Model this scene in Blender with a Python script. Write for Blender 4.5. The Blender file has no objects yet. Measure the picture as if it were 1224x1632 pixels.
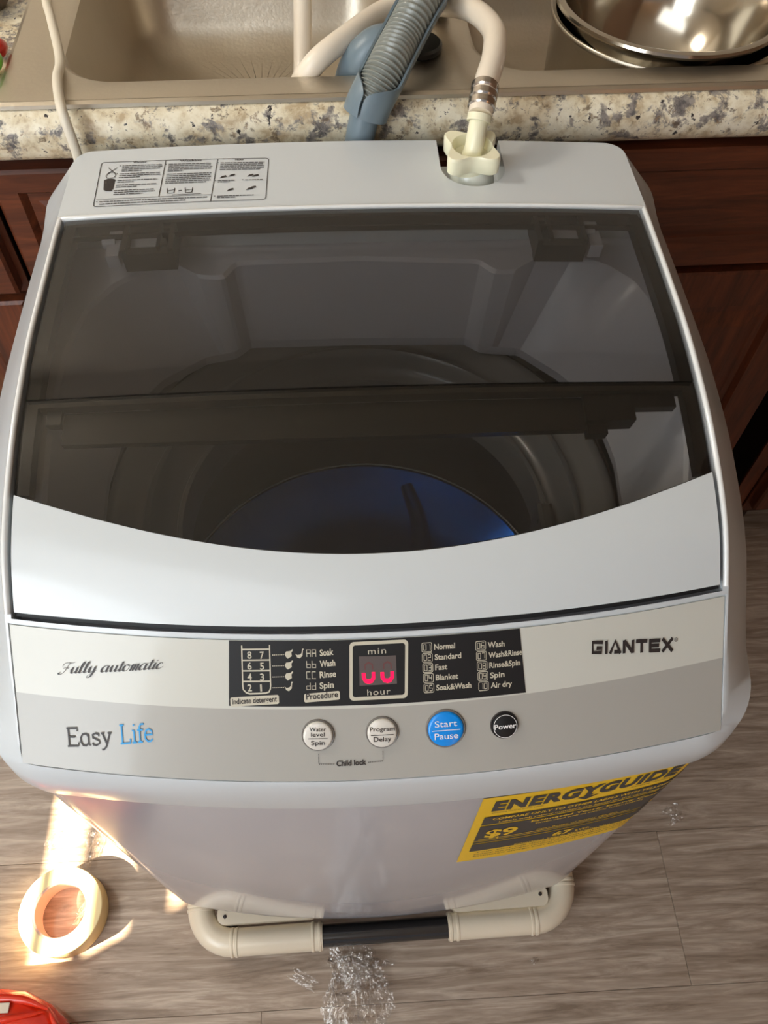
import bpy, bmesh, math, random
from mathutils import Vector, Matrix
random.seed(7)
PI = math.pi
scene = bpy.context.scene
C = bpy.context.scene.collection

# ------------------------------------------------------------ camera
cam_d = bpy.data.cameras.new('camera'); cam = bpy.data.objects.new('camera', cam_d); C.objects.link(cam)
cam_d.sensor_fit = 'VERTICAL'; cam_d.sensor_height = 24.0; cam_d.lens = 1300.0*24.0/1632.0
cam_d.clip_start = .01; cam_d.clip_end = 50
Rr = Vector((0.99852193, -0.0521879, 0.01517813)); Rd = Vector((-0.03480191, -0.82844583, -0.55898688)); Rf = Vector((0.0417466, 0.55763243, -0.82903757))
m = Matrix.Identity(4)
for i in range(3):
    m[i][0] = Rr[i]; m[i][1] = -Rd[i]; m[i][2] = -Rf[i]
m[0][3], m[1][3], m[2][3] = -0.01322209, -0.18246873, 1.23879828
cam.matrix_world = m
scene.camera = cam

# ------------------------------------------------------------ world, sun, lights, exposure
w = bpy.data.worlds.new('world'); scene.world = w; w.use_nodes = True
bg = w.node_tree.nodes['Background']; bg.inputs[0].default_value = (.86, .90, 1.0, 1); bg.inputs[1].default_value = .27
SUN_DIR = Vector((.72, .33, -.61))
sd = bpy.data.lights.new('sun', 'SUN'); sd.energy = 60; sd.angle = math.radians(.55); sd.color = (1, .80, .55)
sun = bpy.data.objects.new('sun', sd); C.objects.link(sun); sun.rotation_euler = SUN_DIR.to_track_quat('-Z', 'Y').to_euler()
def area(name, loc, target, sx, sy, power, col):
    d = bpy.data.lights.new(name, 'AREA'); d.shape = 'RECTANGLE'; d.size = sx; d.size_y = sy; d.energy = power; d.color = col
    o = bpy.data.objects.new(name, d); C.objects.link(o); o.location = loc
    o.rotation_euler = (Vector(target)-Vector(loc)).to_track_quat('-Z', 'Y').to_euler(); return o
area('window_daylight', (-1.40, -1.05, 1.38), (-.2, .25, .72), 1.2, 1.1, 32, (.86, .94, 1.0))
area('overhead_fill', (-.75, -1.0, 2.40), (-.1, -.3, .6), 1.7, 1.3, 19, (.92, .97, 1.0))  # added fill light under the ceiling
area('left_fill', (-1.44, .62, 2.12), (.2, .5, .8), .35, .35, 16, (1.0, .93, .82))  # added warm fill from high left; the wall has no opening there
vs = scene.view_settings
scene.display_settings.display_device = 'sRGB'
vs.view_transform = 'Standard'; vs.look = 'None'; vs.gamma = 1; vs.use_curve_mapping = False; vs.exposure = 0.10

# ------------------------------------------------------------ materials
def srgb(r, g, b):
    f = lambda c: ((c/255)/12.92 if c/255 <= .04045 else ((c/255+.055)/1.055)**2.4)
    return (f(r), f(g), f(b), 1)
def mat(name, col, rough=.5, metal=0, coat=0, spec=.5, bump=0, bscale=60, var=0, emit=None, estr=1, trans=0, sss=0):
    m = bpy.data.materials.new(name); m.use_nodes = True; nt = m.node_tree; b = nt.nodes['Principled BSDF']
    b.inputs['Base Color'].default_value = col; b.inputs['Roughness'].default_value = rough; b.inputs['Metallic'].default_value = metal
    b.inputs['Coat Weight'].default_value = coat; b.inputs['Coat Roughness'].default_value = .08
    b.inputs['Specular IOR Level'].default_value = spec; b.inputs['Transmission Weight'].default_value = trans
    if emit: b.inputs['Emission Color'].default_value = emit; b.inputs['Emission Strength'].default_value = estr
    tc = nt.nodes.new('ShaderNodeTexCoord'); nz = nt.nodes.new('ShaderNodeTexNoise'); nz.inputs['Scale'].default_value = bscale; nz.inputs['Detail'].default_value = 4
    nt.links.new(tc.outputs['Object'], nz.inputs['Vector'])
    if var:
        mx = nt.nodes.new('ShaderNodeMix'); mx.data_type = 'RGBA'
        mx.inputs[6].default_value = tuple(c*(1-var) for c in col[:3])+(1,); mx.inputs[7].default_value = tuple(min(1, c*(1+var)) for c in col[:3])+(1,)
        nt.links.new(nz.outputs[0], mx.inputs[0]); nt.links.new(mx.outputs[2], b.inputs['Base Color'])
    if bump:
        bp = nt.nodes.new('ShaderNodeBump'); bp.inputs['Strength'].default_value = bump; bp.inputs['Distance'].default_value = .001
        nt.links.new(nz.outputs[0], bp.inputs['Height']); nt.links.new(bp.outputs[0], b.inputs['Normal'])
    return m
def tinted(name, tint, rough=.03, refl=1.0, bump=0, bscale=40, blend=1.45):
    # thin clear or smoked plastic: fresnel reflection over a tinted see-through body
    m = bpy.data.materials.new(name); m.use_nodes = True; nt = m.node_tree; nt.nodes.clear()
    out = nt.nodes.new('ShaderNodeOutputMaterial'); tr = nt.nodes.new('ShaderNodeBsdfTransparent'); gl = nt.nodes.new('ShaderNodeBsdfGlossy')
    fr = nt.nodes.new('ShaderNodeFresnel'); mx = nt.nodes.new('ShaderNodeMixShader')
    ge = nt.nodes.new('ShaderNodeNewGeometry'); mr = nt.nodes.new('ShaderNodeMapRange'); mr.inputs[3].default_value = blend; mr.inputs[4].default_value = 1/blend
    nt.links.new(ge.outputs['Backfacing'], mr.inputs[0]); nt.links.new(mr.outputs[0], fr.inputs['IOR'])   # same reflection from both faces of the sheet
    tr.inputs[0].default_value = tint; gl.inputs[0].default_value = (refl, refl, refl, 1); gl.inputs['Roughness'].default_value = rough
    nt.links.new(fr.outputs[0], mx.inputs[0]); nt.links.new(tr.outputs[0], mx.inputs[1]); nt.links.new(gl.outputs[0], mx.inputs[2]); nt.links.new(mx.outputs[0], out.inputs[0])
    if bump:
        tc = nt.nodes.new('ShaderNodeTexCoord'); nz = nt.nodes.new('ShaderNodeTexNoise'); nz.inputs['Scale'].default_value = bscale; nz.inputs['Detail'].default_value = 3
        bp = nt.nodes.new('ShaderNodeBump'); bp.inputs['Strength'].default_value = bump; bp.inputs['Distance'].default_value = .004
        nt.links.new(tc.outputs['Object'], nz.inputs['Vector']); nt.links.new(nz.outputs[0], bp.inputs['Height'])
        nt.links.new(bp.outputs[0], gl.inputs['Normal'])
    return m
def granite():
    m = bpy.data.materials.new('speckled_laminate'); m.use_nodes = True; nt = m.node_tree; b = nt.nodes['Principled BSDF']; b.inputs['Roughness'].default_value = .32
    tc = nt.nodes.new('ShaderNodeTexCoord'); N = nt.nodes; L = nt.links
    def noise(s, d, r=.6, dist=0):
        n = N.new('ShaderNodeTexNoise'); n.inputs['Scale'].default_value = s; n.inputs['Detail'].default_value = d; n.inputs['Roughness'].default_value = r; n.inputs['Distortion'].default_value = dist
        L.new(tc.outputs['Object'], n.inputs['Vector']); return n
    def ramp(src, stops):
        r = N.new('ShaderNodeValToRGB'); L.new(src, r.inputs[0])
        e = r.color_ramp.elements; e[0].position, e[0].color = stops[0]; e[1].position, e[1].color = stops[-1]
        for p, c in stops[1:-1]:
            x = e.new(p); x.color = c
        return r
    def mix(f, a, bb):
        x = N.new('ShaderNodeMix'); x.data_type = 'RGBA'; L.new(f, x.inputs[0]); L.new(a, x.inputs[6]); L.new(bb, x.inputs[7]); return x.outputs[2]
    base = ramp(noise(60, 5, .62, .2).outputs[0], [(.36, srgb(188, 168, 136)), (.47, srgb(222, 210, 182)), (.60, srgb(238, 230, 208))])
    grey = ramp(noise(140, 6, .7, .3).outputs[0], [(.40, srgb(96, 92, 92)), (.58, srgb(158, 150, 142))])
    gm = ramp(noise(52, 8, .70, .25).outputs[0], [(.525, (0, 0, 0, 1)), (.585, (1, 1, 1, 1))])
    brown = ramp(noise(160, 4, .6).outputs[0], [(.4, srgb(90, 72, 56)), (.6, srgb(150, 126, 98))])
    bm = ramp(noise(110, 6, .72, .3).outputs[0], [(.575, (0, 0, 0, 1)), (.63, (.8, .8, .8, 1))])
    dm = ramp(noise(120, 4, .62, .2).outputs[0], [(.645, (0, 0, 0, 1)), (.675, (1, 1, 1, 1))])
    dk = N.new('ShaderNodeRGB'); dk.outputs[0].default_value = srgb(48, 44, 46)
    c = mix(gm.outputs[0], base.outputs[0], grey.outputs[0]); c = mix(bm.outputs[0], c, brown.outputs[0]); c = mix(dm.outputs[0], c, dk.outputs[0])
    L.new(c, b.inputs['Base Color']); return m
def wood(name, c1, c2, c3, axis, scale, rough, bump=.15, rnd=True, coat=0):
    m = bpy.data.materials.new(name); m.use_nodes = True; nt = m.node_tree; N = nt.nodes; L = nt.links; b = N['Principled BSDF']; b.inputs['Roughness'].default_value = rough
    b.inputs['Coat Weight'].default_value = coat; b.inputs['Coat Roughness'].default_value = .2
    tc = N.new('ShaderNodeTexCoord'); mp = N.new('ShaderNodeMapping'); oi = N.new('ShaderNodeObjectInfo')
    s = [scale]*3; s[axis] = scale*.09; mp.inputs['Scale'].default_value = s
    L.new(tc.outputs['Object'], mp.inputs['Vector'])
    ad = N.new('ShaderNodeVectorMath'); ad.operation = 'MULTIPLY_ADD'
    cx = N.new('ShaderNodeCombineXYZ'); 
    for k in range(3): L.new(oi.outputs['Random'], cx.inputs[k])
    L.new(cx.outputs[0], ad.inputs[0]); ad.inputs[1].default_value = (37, 53, 71) if rnd else (0, 0, 0); L.new(mp.outputs[0], ad.inputs[2])
    n = N.new('ShaderNodeTexNoise'); n.inputs['Scale'].default_value = 1; n.inputs['Detail'].default_value = 8; n.inputs['Roughness'].default_value = .68; n.inputs['Distortion'].default_value = 1.1
    L.new(ad.outputs[0], n.inputs['Vector'])
    n2 = N.new('ShaderNodeTexNoise'); n2.inputs['Scale'].default_value = 5; n2.inputs['Detail'].default_value = 4; L.new(ad.outputs[0], n2.inputs['Vector'])
    r = N.new('ShaderNodeValToRGB'); e = r.color_ramp.elements; e[0].position = .34; e[0].color = c1; e[1].position = .68; e[1].color = c3; x = e.new(.5); x.color = c2
    L.new(n.outputs[0], r.inputs[0])
    mx = N.new('ShaderNodeMix'); mx.data_type = 'RGBA'; mx.blend_type = 'MULTIPLY'; mx.inputs[0].default_value = .55
    r2 = N.new('ShaderNodeValToRGB'); e = r2.color_ramp.elements; e[0].position = .3; e[0].color = (.62, .60, .58, 1); e[1].position = .6; e[1].color = (1, 1, 1, 1)
    L.new(n2.outputs[0], r2.inputs[0]); L.new(r.outputs[0], mx.inputs[6]); L.new(r2.outputs[0], mx.inputs[7]); L.new(mx.outputs[2], b.inputs['Base Color'])
    bp = N.new('ShaderNodeBump'); bp.inputs['Strength'].default_value = bump; bp.inputs['Distance'].default_value = .0015
    L.new(n.outputs[0], bp.inputs['Height']); L.new(bp.outputs[0], b.inputs['Normal'])
    return m
def brushed():
    m = mat('brushed_steel', srgb(205, 196, 180), rough=.36, metal=1, bump=.25, bscale=220)
    nt = m.node_tree; b = nt.nodes['Principled BSDF']; tc = nt.nodes.new('ShaderNodeTexCoord'); n = nt.nodes.new('ShaderNodeTexNoise'); n.inputs['Scale'].default_value = 14; n.inputs['Detail'].default_value = 5
    mr = nt.nodes.new('ShaderNodeMapRange'); mr.inputs[3].default_value = .26; mr.inputs[4].default_value = .52
    nt.links.new(tc.outputs['Object'], n.inputs['Vector']); nt.links.new(n.outputs[0], mr.inputs[0]); nt.links.new(mr.outputs[0], b.inputs['Roughness'])
    return m
M = dict(
 cap=mat('washer_white_plastic', srgb(205, 211, 215), .28, coat=.35, bump=.02, bscale=400),
 body=mat('washer_white_enamel', srgb(184, 185, 194), .22, coat=.8, bump=.02, bscale=25),
 cover=mat('lid_white_plastic', srgb(205, 211, 214), .25, coat=.3, var=.01),
 trim=mat('glossy_white_edge', srgb(228, 230, 230), .15, coat=.8, var=.01),
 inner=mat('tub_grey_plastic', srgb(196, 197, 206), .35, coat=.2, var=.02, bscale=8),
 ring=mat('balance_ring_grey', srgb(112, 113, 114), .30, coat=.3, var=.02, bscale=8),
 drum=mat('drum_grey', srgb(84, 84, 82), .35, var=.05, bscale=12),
 blue=mat('blue_glossy_plastic', srgb(14, 96, 200), .22, metal=.8, coat=.1, spec=.3, bump=.4, bscale=14, var=.3),
 smoke=tinted('smoked_lid_plastic', (.62, .615, .61, 1), .02),
 smoke2=tinted('smoked_lid_plastic_front', (.74, .73, .715, 1), .02),
 frame=mat('lid_frame_dark', srgb(24, 23, 22), .3, var=.03), gap_shade=mat('gap_shade_black', srgb(20, 21, 24), .6, var=.05), hinge=mat('hinge_dark', srgb(16, 16, 16), .35, var=.03),
 panel=mat('panel_silver_light', srgb(200, 200, 192), .33, coat=.25, var=.01), panel2=mat('panel_silver_dark', srgb(168, 166, 160), .33, coat=.25, var=.01),
 black=mat('display_black', srgb(30, 30, 32), .45, spec=.3, var=.05), ink=mat('dark_print', srgb(44, 38, 38), .5, var=.05), lightink=mat('pale_print', srgb(196, 190, 172), .5, var=.02),
 win=mat('display_window', srgb(92, 84, 84), .3, var=.03), red=mat('led_red', srgb(200, 0, 30), .4, emit=(1, .0, .045, 1), estr=2.2, var=.02), dimred=mat('led_unlit', srgb(108, 66, 66), .4, var=.03),
 cyan=mat('blue_print', srgb(30, 150, 215), .5, var=.02), blueb=mat('blue_button', srgb(0, 140, 235), .3, coat=.3, var=.02), silverb=mat('silver_button', srgb(214, 210, 202), .25, coat=.6, var=.02),
 white=mat('white_print', srgb(240, 240, 240), .5, var=.01), greyb=mat('button_ring_grey', srgb(120, 116, 112), .35, var=.03),
 yellow=mat('label_yellow', srgb(240, 196, 30), .45, var=.02), labelgrey=mat('label_dark', srgb(62, 60, 58), .5, var=.03),
 granite=granite(), steel=brushed(), mirror=mat('polished_steel', srgb(186, 178, 164), .15, metal=1, bump=.05, bscale=30), darkpot=mat('pot_dark', srgb(48, 40, 30), .35, metal=.6, var=.1),
 cherry=wood('cherry_wood', srgb(68, 33, 17), srgb(94, 46, 25), srgb(116, 60, 33), 2, 55, .4, .05, coat=.12),
 cherry_h=wood('cherry_wood_cross', srgb(68, 33, 17), srgb(94, 46, 25), srgb(116, 60, 33), 0, 55, .4, .05, coat=.12),
 carcass=mat('cabinet_dark', srgb(34, 16, 10), .6, var=.1),
 floor=wood('floor_plank_vinyl', srgb(136, 118, 102), srgb(170, 152, 136), srgb(204, 189, 173), 0, 60, .40, .12),
 gap=mat('floor_joint_dark', srgb(120, 104, 88), .8, var=.1),
 wall=mat('painted_wall', srgb(214, 204, 188), .8, bump=.1, var=.02), wall_brown=mat('brown_light_block', srgb(112, 84, 62), .8, bump=.1, var=.03), ceil=mat('ceiling_paint', srgb(214, 208, 196), .9, var=.02), slat=mat('blind_slat', srgb(225, 218, 205), .5, var=.02),
 hosew=mat('white_hose', srgb(240, 228, 210), .35, coat=.2, var=.02), grey=mat('grey_hose_plastic', srgb(112, 128, 138), .35, var=.04, bscale=20), greyd=mat('corrugated_grey', srgb(134, 138, 132), .32, coat=.3, var=.03),
 cream=mat('ivory_plastic', srgb(242, 238, 208), .28, coat=.3, var=.02), port=mat('port_white', srgb(226, 228, 216), .25, coat=.3, var=.01), chrome=mat('crimped_steel', srgb(205, 198, 190), .22, metal=1, var=.03),
 stand=mat('stand_cream', srgb(226, 214, 192), .32, coat=.2, var=.02), rail=mat('black_tube', srgb(38, 37, 38), .25, coat=.5, var=.05),
 tape=mat('tape_cream', srgb(236, 214, 160), .5, var=.03, bscale=90), core=mat('tape_core_pink', srgb(214, 172, 152), .7, var=.05), orange=mat('red_orange_plastic', srgb(222, 52, 24), .22, coat=.6, var=.04),
 sticker=mat('pale_sticker', srgb(210, 196, 176), .5, var=.02), cord=mat('cord_white', srgb(228, 220, 202), .45, var=.02),
 film=tinted('clear_film', (.97, .97, .97, 1), .10, 1.0, bump=1.0, bscale=160, blend=2.6),
 green=mat('bright_green_plastic', srgb(110, 196, 30), .3, coat=.4, var=.04), redp=mat('red_plastic', srgb(206, 44, 30), .3, coat=.4, var=.04), brown=mat('brown_glaze', srgb(84, 66, 44), .4, var=.1),
)

# ------------------------------------------------------------ mesh helpers
def obj(name, verts, faces, m, parent=None, smooth=True, angle=35, extra=None):
    me = bpy.data.meshes.new(name); me.from_pydata([tuple(v) for v in verts], [], [tuple(f) for f in faces]); me.validate()
    bm = bmesh.new(); bm.from_mesh(me); bmesh.ops.remove_doubles(bm, verts=bm.verts, dist=1e-6); bmesh.ops.recalc_face_normals(bm, faces=bm.faces)
    if smooth:
        for f in bm.faces: f.smooth = True
        for e in bm.edges:
            if len(e.link_faces) == 2 and e.calc_face_angle(0) > math.radians(angle): e.smooth = False
    bm.to_mesh(me); bm.free()
    me.materials.append(M[m]); o = bpy.data.objects.new(name, me); C.objects.link(o)
    if parent: o.parent = parent; o.matrix_parent_inverse = parent.matrix_basis.inverted()
    return o
def thing(name, label, cat, loc=(0, 0, 0), group=None):
    o = bpy.data.objects.new(name, None); o.empty_display_size = .05; C.objects.link(o); o.location = loc; o.matrix_basis = Matrix.Translation(loc)
    o['label'] = label; o['category'] = cat
    if group: o['group'] = group
    return o
def tag(o, label, cat, group=None):
    o['label'] = label; o['category'] = cat
    if group: o['group'] = group
    return o
def struct(o): o['kind'] = 'structure'; return o
def loft(rings, closed=True, cap0=True, cap1=True):
    n = len(rings[0]); v = [p for r in rings for p in r]; f = []
    for i in range(len(rings)-1):
        for j in range(n if closed else n-1):
            k = (j+1) % n; f.append((i*n+j, i*n+k, (i+1)*n+k, (i+1)*n+j))
    if cap0: f.append(tuple(range(n))[::-1])
    if cap1: f.append(tuple((len(rings)-1)*n+j for j in range(n)))
    return v, f
def join(*parts):
    V, F = [], []
    for v, f in parts:
        b = len(V); V += list(v); F += [tuple(i+b for i in q) for q in f]
    return V, F
def box(x0, x1, y0, y1, z0, z1, b=0):
    def ring(z, i): return [(x0+i, y0+i, z), (x1-i, y0+i, z), (x1-i, y1-i, z), (x0+i, y1-i, z)]
    if b: return loft([ring(z0, b), ring(z0+b, 0), ring(z1-b, 0), ring(z1, b)])
    return loft([ring(z0, 0), ring(z1, 0)])
def catmull(pts, n):
    out = []; P = [Vector(p) for p in pts]; P = [P[0]*2-P[1]]+P+[P[-1]*2-P[-2]]
    for i in range(1, len(P)-2):
        for k in range(n):
            t = k/n; a, b, c, d = P[i-1], P[i], P[i+1], P[i+2]
            out.append(.5*((2*b)+(c-a)*t+(2*a-5*b+4*c-d)*t*t+(3*b-a-3*c+d)*t**3))
    out.append(P[-2].copy()); return out
def tube(pts, r, seg=16, smooth_n=0, rf=None, caps=True):
    if smooth_n: pts = catmull(pts, smooth_n)
    pts = [Vector(p) for p in pts]; n = len(pts); rings = []; prev = None
    for i, p in enumerate(pts):
        t = (pts[min(i+1, n-1)]-pts[max(i-1, 0)]).normalized()
        if prev is None:
            a = Vector((0, 0, 1)) if abs(t.z) < .9 else Vector((1, 0, 0)); u = (a-t*a.dot(t)).normalized()
        else: u = (prev-t*prev.dot(t)).normalized()
        prev = u; w_ = t.cross(u); rr = rf(i/(n-1), i) if rf else r
        rings.append([p+(u*math.cos(2*PI*k/seg)+w_*math.sin(2*PI*k/seg))*rr for k in range(seg)])
    return loft(rings, True, caps, caps)
def lathe(prof, cx, cy, seg=96, cap0=False, cap1=False, frame=None):
    rings = [[(cx+r*math.cos(2*PI*k/seg), cy+r*math.sin(2*PI*k/seg), z) for k in range(seg)] for r, z in prof]
    if frame:
        o, u, v, n = frame; rings = [[o+u*(r*math.cos(2*PI*k/seg))+v*(r*math.sin(2*PI*k/seg))+n*z for k in range(seg)] for r, z in prof]
    return loft(rings, True, cap0, cap1)
def boolean(o, cutters):
    for c in cutters:
        md = o.modifiers.new('b', 'BOOLEAN'); md.operation = 'DIFFERENCE'; md.solver = 'EXACT'; md.object = c
    bpy.context.view_layer.update()
    dg = bpy.context.evaluated_depsgraph_get(); me = bpy.data.meshes.new_from_object(o.evaluated_get(dg))
    o.modifiers.clear(); old = o.data; o.data = me; me.name = o.name
    bm = bmesh.new(); bm.from_mesh(me)
    for f in bm.faces: f.smooth = True
    for e in bm.edges: e.smooth = not (len(e.link_faces) == 2 and e.calc_face_angle(0) > math.radians(32))
    bm.to_mesh(me); bm.free()
    while len(me.materials) > 1: me.materials.pop()
    for c in cutters: bpy.data.objects.remove(c)
PS=[(-.030,.684),(-.0094,.7014),(.061,.7645),(.066,.769),(.098,.7925),(.1303,.8062),(.1929,.8225),(.26,.830),(.3751,.8318),(.48,.830)]
def _pchip():
    n=len(PS); h=[PS[i+1][0]-PS[i][0] for i in range(n-1)]; d=[(PS[i+1][1]-PS[i][1])/h[i] for i in range(n-1)]
    m=[d[0]]
    for i in range(1,n-1):
        if d[i-1]*d[i]<=0: m.append(0.)
        else:
            w1=2*h[i]+h[i-1]; w2=h[i]+2*h[i-1]; m.append((w1+w2)/(w1/d[i-1]+w2/d[i]))
    m.append(d[-1]); return h,m
_h,_m=_pchip()
def ze(s):
    i=0
    while i<len(PS)-2 and s>PS[i+1][0]: i+=1
    h=_h[i]; t=(s-PS[i][0])/h
    if t<0: return PS[0][1]+_m[0]*(s-PS[0][0])
    if t>1: return PS[-1][1]+_m[-1]*(s-PS[-1][0])
    t2=t*t;t3=t2*t
    return (2*t3-3*t2+1)*PS[i][1]+(t3-2*t2+t)*h*_m[i]+(3*t2-2*t3)*PS[i+1][1]+(t3-t2)*h*_m[i+1]
def sstep(a,b,x):
    t=min(1,max(0,(x-a)/(b-a))); return t*t*(3-2*t)
def bow(s): return .0225*(1-sstep(.05,.22,s))
def qx(x): return max(-.4,1-(x/.2275)**2)
def S(x,s):
    q=qx(x); return (x, s-bow(s)*q, ze(s)+.006*q)
def s_of(x,y):
    s=y
    for _ in range(12): s=y+bow(s)*qx(x)
    return s
def ztop(x,y): return S(x,s_of(x,y))[2]
def SN(x, s):
    e = 1e-4; a = Vector(S(x+e, s))-Vector(S(x-e, s)); b = Vector(S(x, s+e))-Vector(S(x, s-e)); return a.cross(b).normalized()
def SL(x, s, lift=0): return Vector(S(x, s))+SN(x, s)*lift
def outline(hw, y0, y1, r, bw=0, n=16, mm=8, taper=.12):
    P = []; h = mm//2
    def arc(cx, cy, a0, a1, k, last=False): return [(cx+r*math.cos(a0+(a1-a0)*i/k), cy+r*math.sin(a0+(a1-a0)*i/k)) for i in range(k)]
    def line(a, b, k): return [(a[0]+(b[0]-a[0])*i/k, a[1]+(b[1]-a[1])*i/k) for i in range(k)]
    c = [(-hw+r, y0+r), (hw-r, y0+r), (hw-r, y1-r), (-hw+r, y1-r)]
    ang = [1.25*PI, 1.75*PI, 2.25*PI, 2.75*PI]
    for i in range(4):
        a, b = c[i], c[(i+1) % 4]; d = ang[i]+PI/4; nx, ny = math.cos(d), math.sin(d)
        P += arc(a[0], a[1], ang[i], d, h); P += line((a[0]+r*nx, a[1]+r*ny), (b[0]+r*nx, b[1]+r*ny), n); P += arc(b[0], b[1], d, d+PI/4, h)
    out = []
    for x, y in P:
        wgt = 1-sstep(y0+r*.9, y0+r+taper, y); out.append((x, y-bw*(1-(x/hw)**2)*wgt))
    return out
def coons(ring, zf):
    K = len(ring)//4; B = [ring[i*K:(i+1)*K]+[ring[((i+1)*K) % len(ring)]] for i in range(4)]
    bot, right, top, left = B[0], B[1], B[2][::-1], B[3][::-1]; V = []
    for j in range(K+1):
        for i in range(K+1):
            u, v = i/K, j/K; p = []
            for a in range(2):
                p.append((1-v)*bot[i][a]+v*top[i][a]+(1-u)*left[j][a]+u*right[j][a]-((1-u)*(1-v)*bot[0][a]+u*(1-v)*bot[K][a]+(1-u)*v*top[0][a]+u*v*top[K][a]))
            V.append((p[0], p[1], zf(*p)))
    F = [(j*(K+1)+i, j*(K+1)+i+1, (j+1)*(K+1)+i+1, (j+1)*(K+1)+i) for j in range(K) for i in range(K)]
    return V, F
def slab(xs, sfun, ns, l0, l1, mp=SL):
    """closed curved plate: xs list of x, sfun(x)->(s0,s1), between lifts l0<l1"""
    nx = len(xs); V = []
    for l in (l0, l1):
        for x in xs:
            a, b = sfun(x)
            for j in range(ns+1): V.append(mp(x, a+(b-a)*j/ns, l))
    n1 = ns+1; o = nx*n1; F = []
    for i in range(nx-1):
        for j in range(ns):
            q = (i*n1+j, (i+1)*n1+j, (i+1)*n1+j+1, i*n1+j+1); F.append(q[::-1]); F.append(tuple(a+o for a in q))
    edge = [i*n1 for i in range(nx)]+[(nx-1)*n1+j for j in range(1, n1)]+[i*n1+ns for i in range(nx-2, -1, -1)]+[j for j in range(ns-1, 0, -1)]
    for a, b in zip(edge, edge[1:]+edge[:1]): F.append((a, b, b+o, a+o))
    return V, F
def lin(a, b, n): return [a+(b-a)*i/n for i in range(n+1)]

# ------------------------------------------------------------ flat print on curved surfaces
FONT = {}
def font_mesh(t, bold=0, space=1.0):
    k = (t, bold, space)
    if k in FONT: return FONT[k]
    c = bpy.data.curves.new('t', 'FONT'); c.body = t; c.size = 1; c.offset = bold; c.resolution_u = 3; c.space_character = space
    o = bpy.data.objects.new('t', c); C.objects.link(o); bpy.context.view_layer.update()
    me = bpy.data.meshes.new_from_object(o.evaluated_get(bpy.context.evaluated_depsgraph_get()))
    V = [(v.co.x, v.co.y) for v in me.vertices]; F = [tuple(p.vertices) for p in me.polygons]
    bpy.data.objects.remove(o); bpy.data.curves.remove(c); bpy.data.meshes.remove(me)
    x0 = min(v[0] for v in V); x1 = max(v[0] for v in V); V = [((v[0]-x0)/(x1-x0), v[1]/.70) for v in V]
    FONT[k] = (V, F); return V, F
class Decal:
    def __init__(s, mp, lift): s.mp, s.l, s.V, s.F = mp, lift, [], []
    def add(s, V, F):
        b = len(s.V); s.V += [s.mp(x, y, s.l) for x, y in V]; s.F += [tuple(i+b for i in f) for f in F]
    def text(s, t, a, b, h, bold=0, shear=0, space=1.0, up=(0, 1)):
        V, F = font_mesh(t, bold, space); dx, dy = b[0]-a[0], b[1]-a[1]; ll = math.hypot(dx, dy)
        s.add([(a[0]+(u+shear*v*h/ll)*dx+up[0]*v*h, a[1]+(u+shear*v*h/ll)*dy+up[1]*v*h) for u, v in V], F)
    def poly(s, P): s.add(P, [tuple(range(len(P)))])
    def line(s, pts, wd, asp=1.0, sub=6, closed=False):
        pts = list(pts)+([pts[0], pts[1]] if closed else []); Q = []
        for a, b in zip(pts, pts[1:]):
            k = sub if math.hypot(b[0]-a[0], b[1]-a[1]) > wd*6 else 1
            Q += [(a[0]+(b[0]-a[0])*i/k, a[1]+(b[1]-a[1])*i/k) for i in range(k)]
        Q.append(pts[-1]); L, R_ = [], []
        for i, p in enumerate(Q):
            a = Q[max(i-1, 0)]; b = Q[min(i+1, len(Q)-1)]; dx, dy = b[0]-a[0], b[1]-a[1]; n = math.hypot(dx, dy) or 1
            L.append((p[0]-dy/n*wd/2, p[1]+dx/n*wd/2)); R_.append((p[0]+dy/n*wd/2, p[1]-dx/n*wd/2))
        k = len(Q); s.add(L+R_, [(i, i+1, k+i+1, k+i) for i in range(k-1)])
    def dots(s, a, b, n, wd):
        for i in range(n):
            x = a[0]+(b[0]-a[0])*(i+.2)/n; y = a[1]+(b[1]-a[1])*(i+.2)/n; d = .6/n
            s.line([(x, y), (x+(b[0]-a[0])*d, y+(b[1]-a[1])*d)], wd)
    def disc(s, c, r, n=20, asp=.76):
        P = [(c[0]+r*math.cos(2*PI*i/n), c[1]+r*asp*math.sin(2*PI*i/n)) for i in range(n)]; s.poly(P)
    def nib(s, strokes, a, b, h, wd, shear=.45, ang=.9, thin=.28):
        """pen strokes in em units: broad-nib ribbon"""
        W = max(max(p[0] for p in q) for q in strokes); dx, dy = b[0]-a[0], b[1]-a[1]
        for q in strokes:
            P = [(p.x, p.y) for p in catmull([(x, y, 0) for x, y in q], 5)]; L, R_ = [], []
            for i, p in enumerate(P):
                c0 = P[max(i-1, 0)]; c1 = P[min(i+1, len(P)-1)]; tx, ty = c1[0]-c0[0], c1[1]-c0[1]; n = math.hypot(tx, ty) or 1
                t = wd*(thin+(1-thin)*max(0, -ty/n)**1.5)
                L.append((p[0]-ty/n*t/2, p[1]+tx/n*t/2)); R_.append((p[0]+ty/n*t/2, p[1]-tx/n*t/2))
            mpv = lambda p: (a[0]+(p[0]+shear*p[1])/W*dx, a[1]+(p[0]+shear*p[1])/W*dy+p[1]*h)
            k = len(P); s.add([mpv(p) for p in L+R_], [(i, i+1, k+i+1, k+i) for i in range(k-1)])
    def build(s, name, m, parent): return obj(name, s.V, s.F, m, parent, smooth=False) if s.V else None
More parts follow.
